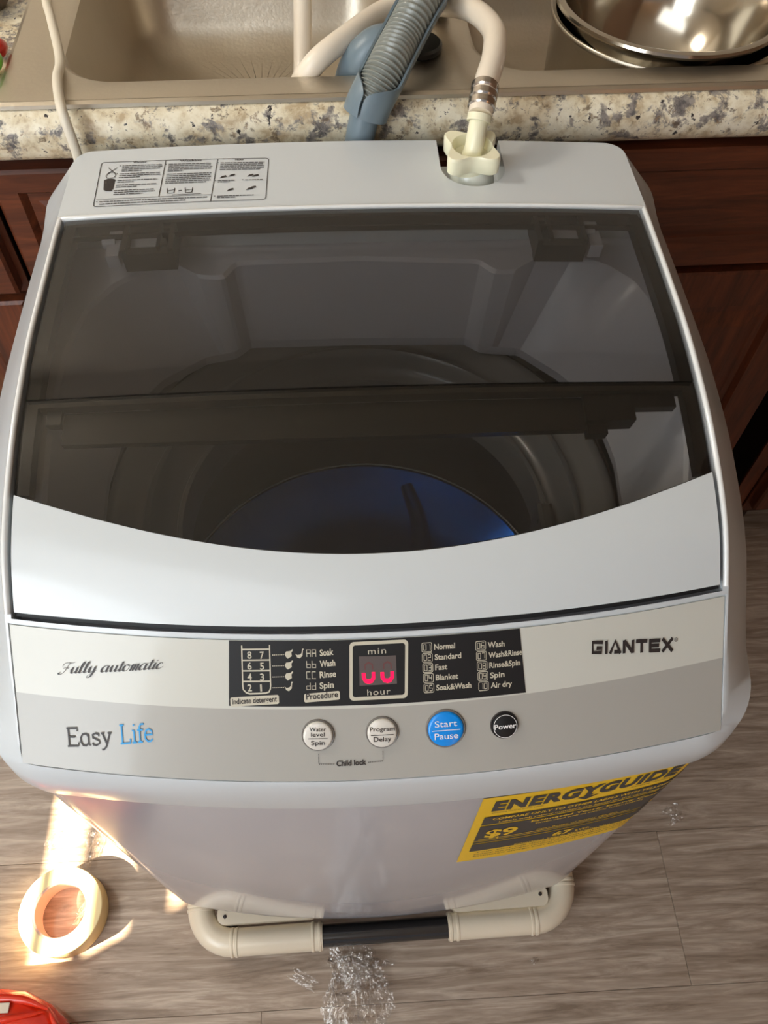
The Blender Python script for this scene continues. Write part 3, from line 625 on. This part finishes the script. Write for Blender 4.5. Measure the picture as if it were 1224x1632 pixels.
fe.append(slab(lin(-.22, .22, 20), lambda x: (.1915, .1950), 1, -.010, -.0016)); fe.append(slab(lin(-.22, .22, 20), lambda x: (.1968, .1982), 1, -.007, -.0016))
fe.append(slab(lin(-.22, .22, 20), lambda x: (.3575, .3590), 1, -.006, -.0016)); fe.append(slab(lin(-.22, .22, 20), lambda x: (.3700, .3738), 1, -.010, -.0016))
for v_ in fe: obj('lid_rib', *v_, 'frame', wm, smooth=False)
obj('lid_gap_shade', *slab(lin(-.2305, .2305, 30), lambda x: (.0634, .0660), 1, -.008, -.0035), 'gap_shade', wm, smooth=False)['label'] = 'black strip standing in for shade in the gap before the lid'  # black strips put the shade of the lid gap into colour
for sg in (-1, 1): obj('lid_gap_shade', *slab([.2278, .2308] if sg > 0 else [-.2308, -.2278], lambda x: (.0655, .374), 20, -.010, -.0055), 'gap_shade', wm, smooth=False)
# hinge bar under the front window with stepped ends
hb = [slab(lin(-.205, .150, 16), lambda x: (.168, .1912), 2, -.016, -.010), slab(lin(.150, .185, 3), lambda x: (.172, .1912), 2, -.020, -.006), slab(lin(.152, .166, 2), lambda x: (.1655, .174), 1, -.020, -.012),
      slab(lin(.185, .215, 2), lambda x: (.181, .1912), 1, -.013, -.006), slab(lin(-.215, -.205, 2), lambda x: (.181, .1912), 1, -.013, -.006)]
fb_ = obj('fold_hinge_bar', *hb[0], 'hinge', wm, smooth=False)
for v_ in hb[1:]: obj('hinge_step', *v_, 'hinge', fb_, smooth=False)
for sg in (-1, 1):
    x0, x1 = (-.1815, -.1415) if sg < 0 else (.1405, .1805)
    h = obj('hinge', *join(slab([x0, x0+.004], lambda x: (.339, .374), 2, -.020, -.002), slab([x1-.004, x1], lambda x: (.339, .374), 2, -.020, -.002), slab([x1-.013, x1-.010] if sg < 0 else [x0+.010, x0+.013], lambda x: (.342, .374), 2, -.018, -.002), slab([x0, x1], lambda x: (.339, .347), 1, -.022, -.006), slab([x0, x1], lambda x: (.366, .374), 1, -.020, -.004)), 'hinge', wm, smooth=False)
    obj('hinge_block', *slab([x0+.005, x1-.014] if sg < 0 else [x0+.014, x1-.005], lambda x: (.350, .365), 1, -.016, -.008), 'inner', h, smooth=False)
    xa = x0-.013 if sg < 0 else x1+.003
    obj('hinge_pin', *join(slab([xa, xa+.010], lambda x: (.340, .372), 1, -.018, -.007), tube([SL(xa-.004, .358, -.009), SL(xa+.006, .358, -.009)], .0045, 14)), 'inner', h)
# --- tub collar seen through the lid
TC = Vector((-.002, .205))
tp = [(-.214, .10), (-.216, .20), (-.2165, .262), (-.208, .305), (-.190, .333), (-.168, .350), (-.150, .3565), (-.141, .3565), (-.131, .345), (-.126, .3405), (-.111, .3385), (-.106, .340), (-.098, .3535), (-.093, .3555), (0, .358), (.093, .3515), (.098, .3505), (.108, .339), (.112, .3375), (.127, .3385), (.132, .341), (.142, .3515), (.150, .354), (.178, .3535), (.200, .342), (.2175, .322), (.2275, .29), (.228, .24), (.222, .165), (.210, .10), (.17, .075), (0, .07), (-.17, .075)]
bp_ = [(-.195, .14), (-.1975, .20), (-.190, .265), (-.165, .300), (-.131, .325), (-.112, .329), (-.106, .331), (-.094, .343), (0, .343), (.0925, .340), (.105, .330), (.112, .3285), (.138, .3255), (.168, .295), (.191, .262), (.197, .20), (.192, .14), (.15, .07), (.08, .025), (0, .012), (-.08, .025), (-.15, .07)]
def radial(poly, phi):
    d = (math.cos(phi), math.sin(phi)); best = .3
    for a, b in zip(poly, poly[1:]+poly[:1]):
        ax, ay = a[0]-TC.x, a[1]-TC.y; ex, ey = b[0]-a[0], b[1]-a[1]; den = d[0]*ey-d[1]*ex
        if abs(den) < 1e-12: continue
        t = (ax*ey-ay*ex)/den; u = (ax*d[1]-ay*d[0])/den
        if t > 0 and -1e-9 <= u <= 1+1e-9: best = t
    return best
wellp = [(x*.998, y) for x, y in wp]; NP = 288; phs = [2*PI*i/NP for i in range(NP)]
def pr(poly, zf, add=0):
    out = []
    for ph in phs:
        r = radial(poly, ph)+add; x, y = TC.x+r*math.cos(ph), TC.y+r*math.sin(ph); out.append((x, y, zf(x, y)))
    return out
fz = lambda x, y: min(.805, ztop(x, y)-.020)
col = [pr(wellp, lambda x, y: fz(x, y)+.012, .001), pr(wellp, lambda x, y: fz(x, y), .0), pr(tp, fz, .003), pr(tp, lambda x, y: fz(x, y)-.0025, .0), pr(bp_, lambda x, y: .7315, .0), pr(bp_, lambda x, y: .7285, -.002), ]
CR = [[(TC.x+r*math.cos(p), TC.y-.012+r*math.sin(p), z) for p in phs] for r, z in ((.1995, .7262), )]
obj('tub_collar', *loft(col[:5]+[pr(bp_, lambda x, y: .722, .001)], True, False, False), 'inner', wm, angle=14)
cx, cy = -.002, .185
def dl(name, prof, m, parent=wm, seg=128): return obj(name, *lathe(prof, cx, cy, seg), m, parent, angle=55)
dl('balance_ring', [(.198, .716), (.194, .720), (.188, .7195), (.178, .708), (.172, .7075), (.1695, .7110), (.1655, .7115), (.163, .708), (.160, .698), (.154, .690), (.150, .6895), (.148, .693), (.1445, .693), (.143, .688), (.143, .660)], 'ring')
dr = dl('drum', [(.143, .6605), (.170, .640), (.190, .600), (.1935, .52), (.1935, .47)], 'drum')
fltr = obj('lint_filter', *join(box(.138, .150, .150, .185, .655, .700, .003), tube([(.1375, .160, .690), (.1390, .160, .690)], .002, 10), tube([(.1375, .172, .690), (.1390, .172, .690)], .002, 10)), 'drum', wm)
dl('pulsator', [(.1925, .470), (.1925, .500), (.1905, .506), (.186, .508), (.178, .503), (.150, .484), (.10, .478), (.05, .484), (.03, .497), (.001, .500)], 'blue')
vn = []
for k in range(3):
    a = 2*PI*k/3+.4; pts = [(cx+r*math.cos(a+.9*r/.18), cy+r*math.sin(a+.9*r/.18), z) for r, z in ((.03, .494), (.06, .490), (.10, .487), (.14, .489), (.172, .500))]; vn.append(tube(pts, .014, 14, 6, rf=lambda t, i: .016-.009*t))
obj('pulsator_highlight', *tube([(cx+.1895*math.cos(2*PI*i/96), cy+.1895*math.sin(2*PI*i/96), .5085) for i in range(97)], .0009, 8), 'trim', wm)  # thin pale ring stands in for the highlight on the disc edge
pl = [o for o in wm.children if o.name == 'pulsator'][0]
for v_ in vn: obj('vane', *v_, 'blue', pl)
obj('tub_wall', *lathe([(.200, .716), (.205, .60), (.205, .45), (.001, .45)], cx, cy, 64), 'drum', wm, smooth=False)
# --- inlet port in the pocket
pc = Vector((.0992, .432, 0))
obj('inlet_port', *lathe([(.0195, .8085), (.0195, .818), (.0190, .827), (.0175, .834), (.014, .839), (.011, .840)], pc.x, pc.y, 40, False, True), 'port', wm)
# --- instruction label printed on the back strip
il = Decal(SL, .0004)
def q(u, v):  # label coords 0..1
    a = ((-.2087, .3925), (-.0716, .3918)); b = ((-.2110, .4545), (-.0708, .4495))
    lo = (a[0][0]+(a[1][0]-a[0][0])*u, a[0][1]+(a[1][1]-a[0][1])*u); hi = (b[0][0]+(b[1][0]-b[0][0])*u, b[0][1]+(b[1][1]-b[0][1])*u); return (lo[0]+(hi[0]-lo[0])*v, lo[1]+(hi[1]-lo[1])*v)
def lq(pts, wd): il.line([q(*p) for p in pts], wd, sub=4)
R_ = .05; P = []
for cx_, cy_, a0 in ((1-.02, 1-R_, 0), (.02, 1-R_, .5), (.02, R_, 1), (1-.02, R_, 1.5)):
    for i in range(5): t = (a0+.5*i/4)*PI; P.append((cx_+.02*math.cos(t), cy_+R_*math.sin(t)))
lq(P+P[:1], .0006); lq([(.385, .99), (.375, .15)], .0006); lq([(.695, .99), (.68, .01)], .0006); lq([(0.01, .15), (.68, .15)], .0005)
def para(u0, u1, v1, n, dv=.042, last=.5):
    for i in range(n):
        e = u1-random.uniform(0, .012) if i < n-1 else u0+(u1-u0)*last; a = u0; v = v1-i*dv
        while a < e:
            b = min(e, a+random.choice((.012, .02, .028, .034))); lq([(a, v), (b, v)], .0010); a = b+.0035
    il.disc(q(u0-.014, v1+.004), .0007, 8)
para(.13, .37, .90, 4); para(.12, .37, .71, 3); para(.115, .36, .56, 2, last=.4); para(.11, .36, .45, 2, last=.5); para(.105, .35, .33, 3, last=.7); para(.03, .66, .10, 2, .05, .8)
para(.405, .67, .90, 5, last=.35); para(.40, .67, .66, 6, last=.9); para(.715, .98, .90, 5, last=.9); para(.71, .81, .47, 2, .035, .7); para(.87, .985, .47, 1, .035, .9); para(.715, .93, .11, 2, .035, .5)
il.text('Warning', q(.19, .955), q(.27, .958), .0024, .02); il.text('Washing', q(.47, .955), q(.60, .957), .0024, .02); il.text('Note', q(.80, .955), q(.85, .957), .0024, .02)
for u, v in ((.74, .56), (.79, .59), (.90, .58), (.93, .57), (.79, .25), (.90, .26), (.92, .29)):
    c = q(u, v); il.poly([(c[0]-.003, c[1]-.0018), (c[0]-.001, c[1]+.001), (c[0]+.002, c[1]+.002), (c[0]+.0028, c[1]-.0002), (c[0], c[1]-.0012)])
for u in (.44, .545): lq([(u-.022, .33), (u-.018, .22), (u+.02, .22), (u+.022, .33)], .0007); lq([(u-.018, .27), (u+.018, .29)], .0007)
lq([(.485, .27), (.505, .27)], .0009); lq([(.45, .18), (.62, .18)], .0006)
lq([(.045, .72), (.10, .86)], .0007); lq([(.05, .86), (.095, .72)], .0007); lq([(.04, .68), (.06, .75), (.09, .75), (.10, .68), (.09, .63), (.05, .63), (.04, .68)], .0006)
il.poly([q(.035, .58), q(.042, .36), q(.06, .33), q(.085, .33), q(.098, .37), q(.10, .59), q(.08, .61), q(.055, .61)])
il.build('instruction_label', 'ink', wm)['label'] = 'small printed instruction chart'
# --- energy label on the front, wrapped over the rounded corner
bo_ = outline(.252, 0, .465, .035, .031, 60, 24); K_ = len(bo_)//4
path = [Vector((x, y)) for x, y in bo_[:K_+30]]; mid = min(range(len(path)), key=lambda i: abs(path[i].x)+(path[i].y > .1)*9)
cum = [0]
for a, b in zip(path[mid:], path[mid+1:]): cum.append(cum[-1]+(b-a).length)
def BL(a, z, l=0):
    i = 0
    while i < len(cum)-2 and a > cum[i+1]: i += 1
    p, q_ = path[mid+i], path[mid+i+1]; t = (a-cum[i])/(cum[i+1]-cum[i]); p2 = p+(q_-p)*t; d = (q_-p).normalized(); k_ = (.2501+.016*(z-.10)/.5475)/.252; p2 = Vector((p2.x*k_, p2.y-.0100*(.6475-z)/.5*(1-sstep(0, .04, p2.y))))
    return Vector((p2.x+d.y*l, p2.y-d.x*l, z))
EA0, EA1 = .0720, .262
eg = [[BL(EA0+(EA1-EA0)*i/24, .432+.203*j/8, .0006) for i in range(25)] for j in range(9)]
el = obj('energy_label', [p for r in eg for p in r], [(j*25+i, j*25+i+1, (j+1)*25+i+1, (j+1)*25+i) for i in range(24) for j in range(8)], 'yellow', wm); el['label'] = 'yellow and dark energy rating label'
dk = Decal(BL, .0010)
def band(z0, z1, a0=.079, a1=.262):
    k = 20; dk.add([(a0+(a1-a0)*i/k, z) for z in (z0, z1) for i in range(k+1)], [(i, i+1, k+2+i, k+1+i) for i in range(k)])
band(.559, .583); band(.5065, .5555); band(.4985, .5035); band(.470, .4955)
dk.text('ENERGYGUIDE', (.082, .600), (.224, .600), .0235, .055, space=1.12)
dk.poly([(.152, .603), (.159, .603), (.157, .596), (.164, .598), (.155, .588), (.147, .597), (.152, .597)])
dk.text('Compare Only to Other Labels', (.083, .5925), (.122, .5925), .0026, .01); dk.text('Clothes Washer   Capacity Class', (.190, .5925), (.255, .5925), .0026, .01)
dk.text('Your cost will depend on your utility rates and use', (.085, .4625), (.250, .4625), .0034, .01); dk.text('Federal law prohibits removal of this label before consumer purchase', (.085, .4545), (.250, .4545), .0034, .01); dk.text('Estimated energy cost based on national average', (.085, .4465), (.230, .4465), .0034, .01)
dk.build('label_print', 'labelgrey', el)['label'] = 'dark bands and heading of the label'
ye = Decal(BL, .0014)
ye.text('COMPARE ONLY TO OTHER LABELS WITH YELLOW NUMBERS', (.086, .5735), (.256, .5735), .0062, .02); ye.text('Labels with yellow numbers are based on the same test procedures', (.092, .5640), (.250, .5640), .0045, .01)
ye.text('Estimated Yearly Energy Cost', (.120, .5480), (.225, .5480), .0055, .02); ye.text('(when used with an electric water heater)', (.125, .5405), (.215, .5405), .0040, .01)
ye.text('$9', (.086, .5185), (.112, .5185), .0225, .03); ye.line([(.098, .5175), (.098, .510)], .001); ye.line([(.082, .5130), (.235, .5130)], .0014); ye.text('Cost Range of Similar Models', (.130, .5165), (.200, .5165), .0035, .01); ye.text('$24', (.228, .5165), (.240, .5165), .006, .01)
ye.text('67', (.150, .4800), (.168, .4800), .0125, .04); ye.text('kWh', (.171, .4800), (.184, .4800), .006, .02); ye.text('Estimated Yearly Electricity Use', (.118, .4735), (.205, .4735), .0040, .01)
ye.build('label_figures', 'yellow', el)

# ============================================================ STAND
sx, sy, syaw = .010, .222, math.radians(.9)
def T(p): x, y = p[0], p[1]-.0; return (sx+x*math.cos(syaw)-(y-sy)*math.sin(syaw), sy+x*math.sin(syaw)+(y-sy)*math.cos(syaw), p[2])
ws = thing('appliance_stand', 'ivory and black tubular stand under the washing machine', 'stand', (sx, sy, 0))
HW, Y0, Y1, ZT, RT = .2420, -.0415, .485, .043, .0172
def cornerpts(sgx, y0, sgy):
    c = (sgx*(HW-.045), y0+sgy*.045); P = [(sgx*.082, y0, ZT), (sgx*.12, y0, ZT), (sgx*.16, y0, ZT)]
    for i in range(9):
        a = PI/2*i/8; P.append((c[0]+sgx*.045*math.sin(a), c[1]-sgy*.045*math.cos(a), ZT))
    return P+[(sgx*HW, y0+sgy*.10, ZT), (sgx*HW, y0+sgy*.15, ZT)]
def tor(p, d, r, hw):   # raised ring round a tube
    p, d = Vector(p), Vector(d).normalized(); return tube([p-d*hw, p-d*hw*.6, p+d*hw*.6, p+d*hw], r, 24, rf=lambda t, i: r*(.955 if i in (0, 3) else 1))
for sgx in (-1, 1):
    for y0, sgy in ((Y0, 1), (Y1, -1)):
        P = cornerpts(sgx, y0, sgy); e = obj('corner_sleeve', *tube([T(p) for p in P], RT, 24), 'stand', ws)
        for p, d in ((( sgx*.0855, y0, ZT), (1, 0, 0)), ((sgx*.0945, y0, ZT), (1, 0, 0)), ((sgx*(HW-.043), y0, ZT), (1, 0, 0)), ((sgx*(HW-.049), y0, ZT), (1, 0, 0)), ((sgx*HW, y0+sgy*.040, ZT), (0, 1, 0)), ((sgx*HW, y0+sgy*.046, ZT), (0, 1, 0)), ((sgx*HW, y0+sgy*.146, ZT), (0, 1, 0))):
            a = T(p); b = T((p[0]+d[0]*.01, p[1]+d[1]*.01, p[2])); obj('sleeve_rib', *tor(a, Vector(b)-Vector(a), RT*1.055, .0022), 'stand', e)
        x0, x1 = sorted((sgx*.088, sgx*.218)); ya, yb = sorted((y0+sgy*.017, y0+sgy*.042))
        tr = [[T((x, y, z)) for x, y in outline((x1-x0)/2, ya, yb, .010, 0, 6, 8)] for z in (.046, .0575, .059)]
        tr = [[(p[0]+(x0+x1)/2, p[1]+sgx*0, p[2]) for p in r] for r in tr]
        obj('corner_tray', *loft(tr), 'stand', ws)
        bx, by = sgx*.205, y0+sgy*.085
        obj('support_pad', *box(sx+bx-.035, sx+bx+.035, by-.035, by+.025, .0480, .1000, .003), 'rail', ws, smooth=False)
        fx, fy = T((sgx*.215, y0+sgy*.02, 0))[:2]
        obj('foot', *lathe([(.016, 0), (.017, .004), (.012, .02), (.012, .040)], fx, fy, 24, True, True), 'rail', ws)
        for q_ in ((-.02, .006),):
            rx, ry = T((sgx*.208, y0+sgy*.029, 0))[:2]; obj('rivet', *lathe([(.0025, .0588), (.0022, .0602), (.0003, .0606)], rx, ry, 12), 'ink', ws)
for y0 in (Y0, Y1): obj('black_rail', *tube([T((-.10, y0, ZT)), T((.10, y0, ZT))], .0138, 24), 'rail', ws)
for sgx in (-1, 1): obj('black_rail', *tube([T((sgx*HW, Y0+.12, ZT)), T((sgx*HW, Y1-.12, ZT))], .0138, 24), 'rail', ws)
for y_ in (.012, .42): obj('cross_bar', *box(-.20, .22, y_, y_+.024, .033, .055, .002), 'rail', ws, smooth=False)

# ============================================================ HOSES, CORD
ih = thing('inlet_hose', 'white rubber water hose with ivory star knob looping into the sink', 'hose', (.0965, .430, .840))
SC = Vector((.0968, .4330, 0))
def star(z, k=1, dr=0): return [(SC.x+(r)*math.cos(t), SC.y+r*math.sin(t), z) for t in [2*PI*i/96 for i in range(96)] for r in [(.0222+.0052*math.cos(4*(t-PI/4))+.0006*math.cos(8*(t-PI/4)))*k+dr]]
def circ(z, r): return [(SC.x+r*math.cos(2*PI*i/96), SC.y+r*math.sin(2*PI*i/96), z) for i in range(96)]
obj('connector_nut', *loft([circ(.841, .012), star(.841, .93), star(.8425, .985), star(.8530, 1), star(.8550, .985), star(.8558, .95), circ(.8556, .0165), circ(.8545, .0158), circ(.8470, .0145), circ(.846, .005)], True, True, True), 'cream', ih, angle=40)
obj('connector_skirt', *lathe([(.0135, .8325), (.0160, .8345), (.0165, .8415), (.012, .8418)], SC.x, SC.y, 40, True, True), 'cream', ih)
sp = [(SC.x, SC.y, .846), (.0985, .4325, .853), (.1000, .4375, .862), (.1020, .4440, .8695)]
def K2(p): return K(p)
obj('spout', *tube(sp, .0082, 24, 6, rf=lambda t, i: .0080-.0004*t), 'cream', ih)
d_ = (Vector(sp[3])-Vector(sp[2])).normalized(); p_ = Vector(sp[3])
obj('spout_collar', *tube([p_-d_*.001, p_+d_*.0045], .0100, 24), 'cream', ih)
hs = [tuple(p_+d_*.004)]+[K(p) for p in ((.1225, .470, .8845), (.1335, .503, .8905), (.1385, .545, .891), (.1270, .603, .881), (.098, .652, .863), (.058, .645, .863), (.016, .590, .866), (-.016, .562, .856), (-.036, .574, .82), (-.044, .595, .77), (-.040, .64, .735), (-.030, .72, .755), (-.022, .80, .85), (-.015, .9, 1.0), (-.01, 1.0, 1.12))]
obj('hose_tube', *tube(hs, .0100, 24, 8), 'hosew', ih)
fp = catmull(hs, 8)[1:9]; frl = []
for k in range(3):
    a, b = fp[1+2*k], fp[2+2*k]; c = (a+b)/2; dd = (b-a).normalized(); frl.append(tube([c-dd*.0036, c-dd*.0025, c+dd*.0025, c+dd*.0036], .011, 24, rf=lambda t, i: .0103 if i in (0, 3) else .0114))
for v_ in frl: obj('crimp_ring', *v_, 'chrome', ih)
dh = thing('drain_hose', 'grey corrugated drain hose clipped over the counter edge into the sink', 'hose', K((.018, .490, .80)))
gp = [K(p) for p in ((.017, .4905, .76), (.0175, .4905, .80), (.020, .4905, .826), (.026, .4935, .850), (.035, .500, .8655), (.046, .515, .8775), (.060, .545, .884), (.078, .578, .895), (.095, .617, .894), (.108, .685, .862), (.112, .72, .82), (.10, .75, .77))]
gc = catmull(gp, 10)
obj('lower_pipe', *tube(gc[:36], .0128, 24), 'grey', dh)
n0, n1 = 34, 95; seg_ = gc[n0:n1]; fine = catmull(seg_, 6); 
obj('corrugated_tube', *tube(fine, .015, 28, rf=lambda t, i: .0157+.0015*math.sin(i*2*PI/9)), 'greyd', dh, angle=80)
# clip: shell split at the front, with side rails along the hose
def shell(pts, r0, r1, a0, a1, n=20):
    rings = []; up = Vector((0, -.45, 1)).normalized()
    for i, p in enumerate(pts):
        t = (pts[min(i+1, len(pts)-1)]-pts[max(i-1, 0)]).normalized(); u = (up-t*up.dot(t)).normalized(); w_ = t.cross(u); k = i/(len(pts)-1)
        A0, A1 = a0(k), a1(k); ang = [A0+(A1-A0)*j/n for j in range(n+1)]
        rings.append([p+(u*math.cos(a)+w_*math.sin(a))*r1 for a in ang]+[p+(u*math.cos(a)+w_*math.sin(a))*r0 for a in ang[::-1]])
    return loft(rings, True, True, True)
obj('hose_clip', *shell(gc[29:76], .0175, .0196, lambda k: .10+1.25*sstep(.13, .34, k), lambda k: 2*PI-.02-1.33*sstep(.13, .34, k), 30), 'grey', dh, angle=50)
hk = [K(p) for p in ((.058, .575, .868), (.040, .572, .866), (.026, .572, .852), (.018, .580, .825), (.016, .590, .78))]
obj('clip_hook', *tube(hk, .014, 20, 6, rf=lambda t, i: .015+.003*t), 'grey', dh)
obj('clip_reflection', *[[K(v) for v in x] if i == 0 else x for i, x in enumerate(lathe([(.0003, .8513), (.021, .8513), (.0232, .853), (.0232, .857), (.021, .859), (.0003, .859)], .080, .592, 40))], 'frame', dh)['label'] = 'dark round disc imitating a reflection beside the clip'  # dark disc modelled in place of a reflection on the sink divider
cd = thing('power_cord', 'thin white power cord running over the counter edge at left', 'cord', K((-.224, .49, .82)))
cpt = [K(p) for p in ((-.226, .4892, .70), (-.226, .4892, .79), (-.2255, .4892, .828), (-.2285, .496, .8535), (-.2345, .520, .857), (-.2395, .548, .8575), (-.2405, .570, .8570), (-.2465, .600, .8560), (-.262, .660, .8560), (-.272, .70, .8560), (-.285, .80, .857), (-.27, .95, .858))]
obj('cord_flex', *tube(cpt, .0043, 14, 8), 'cord', cd)

# ============================================================ FLOOR THINGS
tr_ = thing('tape_roll', 'roll of cream masking tape lying in the sunlight beside the machine', 'tape', (-.4168, .0065, 0))
obj('tape_winding', *lathe([(.0365, .0005), (.0538, .0005), (.0545, .0015), (.0545, .0350), (.0538, .0358), (.0365, .0358)], -.4168, .0065, 96), 'tape', tr_)
obj('core', *lathe([(.0333, .001), (.0368, .001), (.0368, .0355), (.0333, .0355), (.0333, .001)], -.4168, .0065, 96), 'core', tr_)['label'] = 'pinkish cardboard core'
rc = thing('red_plastic_jug', 'glossy red orange plastic container lying at the lower left corner', 'container', (-.50, -.155, 0))
def rcring(x, ry, rz, zc, yc): return [(x, yc+ry*math.copysign(abs(math.cos(t))**.75, math.cos(t)), max(.001, zc+rz*math.copysign(abs(math.sin(t))**.8, math.sin(t)))) for t in [2*PI*i/40 for i in range(40)]]
rcs = [rcring(-.68, .05, .030, .034, -.150), rcring(-.64, .064, .036, .038, -.150), rcring(-.56, .070, .038, .040, -.150), rcring(-.48, .072, .038, .040, -.152), rcring(-.44, .068, .037, .039, -.154), rcring(-.41, .057, .033, .035, -.158), rcring(-.39, .044, .027, .030, -.162), rcring(-.376, .028, .018, .026, -.166), rcring(-.370, .008, .006, .024, -.168)]
obj('jug_body', *loft(rcs), 'orange', rc, angle=60)
def ridge(pts, r): return tube(pts, r, 12, 6, rf=lambda t, i: r*max(.15, math.sin(PI*min(.98, max(.02, t)))**.5))
for v_ in (ridge([(-.60, -.096, .064), (-.50, -.094, .068), (-.44, -.096, .066), (-.405, -.108, .060)], .006), ridge([(-.60, -.122, .073), (-.50, -.122, .077), (-.45, -.117, .075), (-.41, -.111, .063)], .0045), ridge([(-.58, -.166, .074), (-.50, -.162, .0785), (-.44, -.165, .076), (-.400, -.164, .060)], .005), ridge([(-.402, -.112, .060), (-.390, -.135, .056), (-.392, -.160, .055)], .004)): obj('moulded_ridge', *v_, 'orange', rc)
obj('sticker', *box(-.520, -.4475, -.1105, -.0995, .0735, .0750, .0004), 'sticker', rc, smooth=False)['label'] = 'pale rectangular sticker'
def film(name, label, c, sx_, sy_, h, seed, n=22, rot=0, pinch=.5, group=None, z0=.0012):
    rnd = random.Random(seed); V = []; cr, sr = math.cos(rot), math.sin(rot)
    folds = [(rnd.uniform(0, PI), rnd.uniform(9, 26), rnd.uniform(0, 6), rnd.uniform(.3, 1)) for _ in range(7)]
    for j in range(n+1):
        for i in range(n+1):
            u, v = i/n*2-1, j/n*2-1; e = 1+.16*math.sin(5*u+seed)+.14*math.sin(7*v+seed*2); wdt = 1-pinch*abs(math.sin(1.7*v+seed))
            x = u*sx_*wdt*e+rnd.uniform(-1, 1)*sx_*.045; y = v*sy_*(1-.25*u*u)+rnd.uniform(-1, 1)*sy_*.04
            z = 0
            for a, f_, p, w_ in folds: z += w_*abs(math.sin((math.cos(a)*u+math.sin(a)*v)*f_*.35+p))
            z = z0+h*max(0, (z/3.2))*(1-.55*max(abs(u), abs(v)))+rnd.uniform(0, .10)*h
            V.append((c[0]+x*cr-y*sr, c[1]+x*sr+y*cr, max(z0, z)))
    F = [(j*(n+1)+i, j*(n+1)+i+1, (j+1)*(n+1)+i+1, (j+1)*(n+1)+i) for i in range(n) for j in range(n)]
    o = obj(name, V, F, 'film', None, smooth=True, angle=28); return tag(o, label, 'wrapper', group)
film('plastic_film', 'crumpled clear plastic film on the floor in front of the stand', (-.030, -.135), .045, .095, .020, 3, 40, .1, .30)
film('plastic_film', 'small puckered tuft of clear film touching the front rail of the stand', (-.018, -.0815), .038, .018, .020, 8, 22, -.1, .3)
film('plastic_film', 'thin flat shred of clear film left of the crumpled film', (-.095, -.088), .022, .008, .005, 5, 12, -.5, .3)
film('plastic_film', 'twisted clear film strip just behind the tape roll', (-.398, .082), .013, .034, .014, 11, 20, -.25, .4)
film('plastic_film', 'tiny sunlit film scrap at far left behind the tape roll', (-.452, .102), .014, .008, .006, 17, 10, .8, .3)
film('plastic_film', 'thin film strip lying inside the tape roll', (-.402, .000), .005, .022, .008, 21, 14, -.35, .3)
film('plastic_film', 'small curled clear scrap on the floor at right', (.444, .095), .016, .013, .016, 30, 12, .4, .4)
film('plastic_film', 'tiny clear crumb on the floor right of the stand', (.212, -.082), .006, .004, .005, 41, 6, .4, .2)
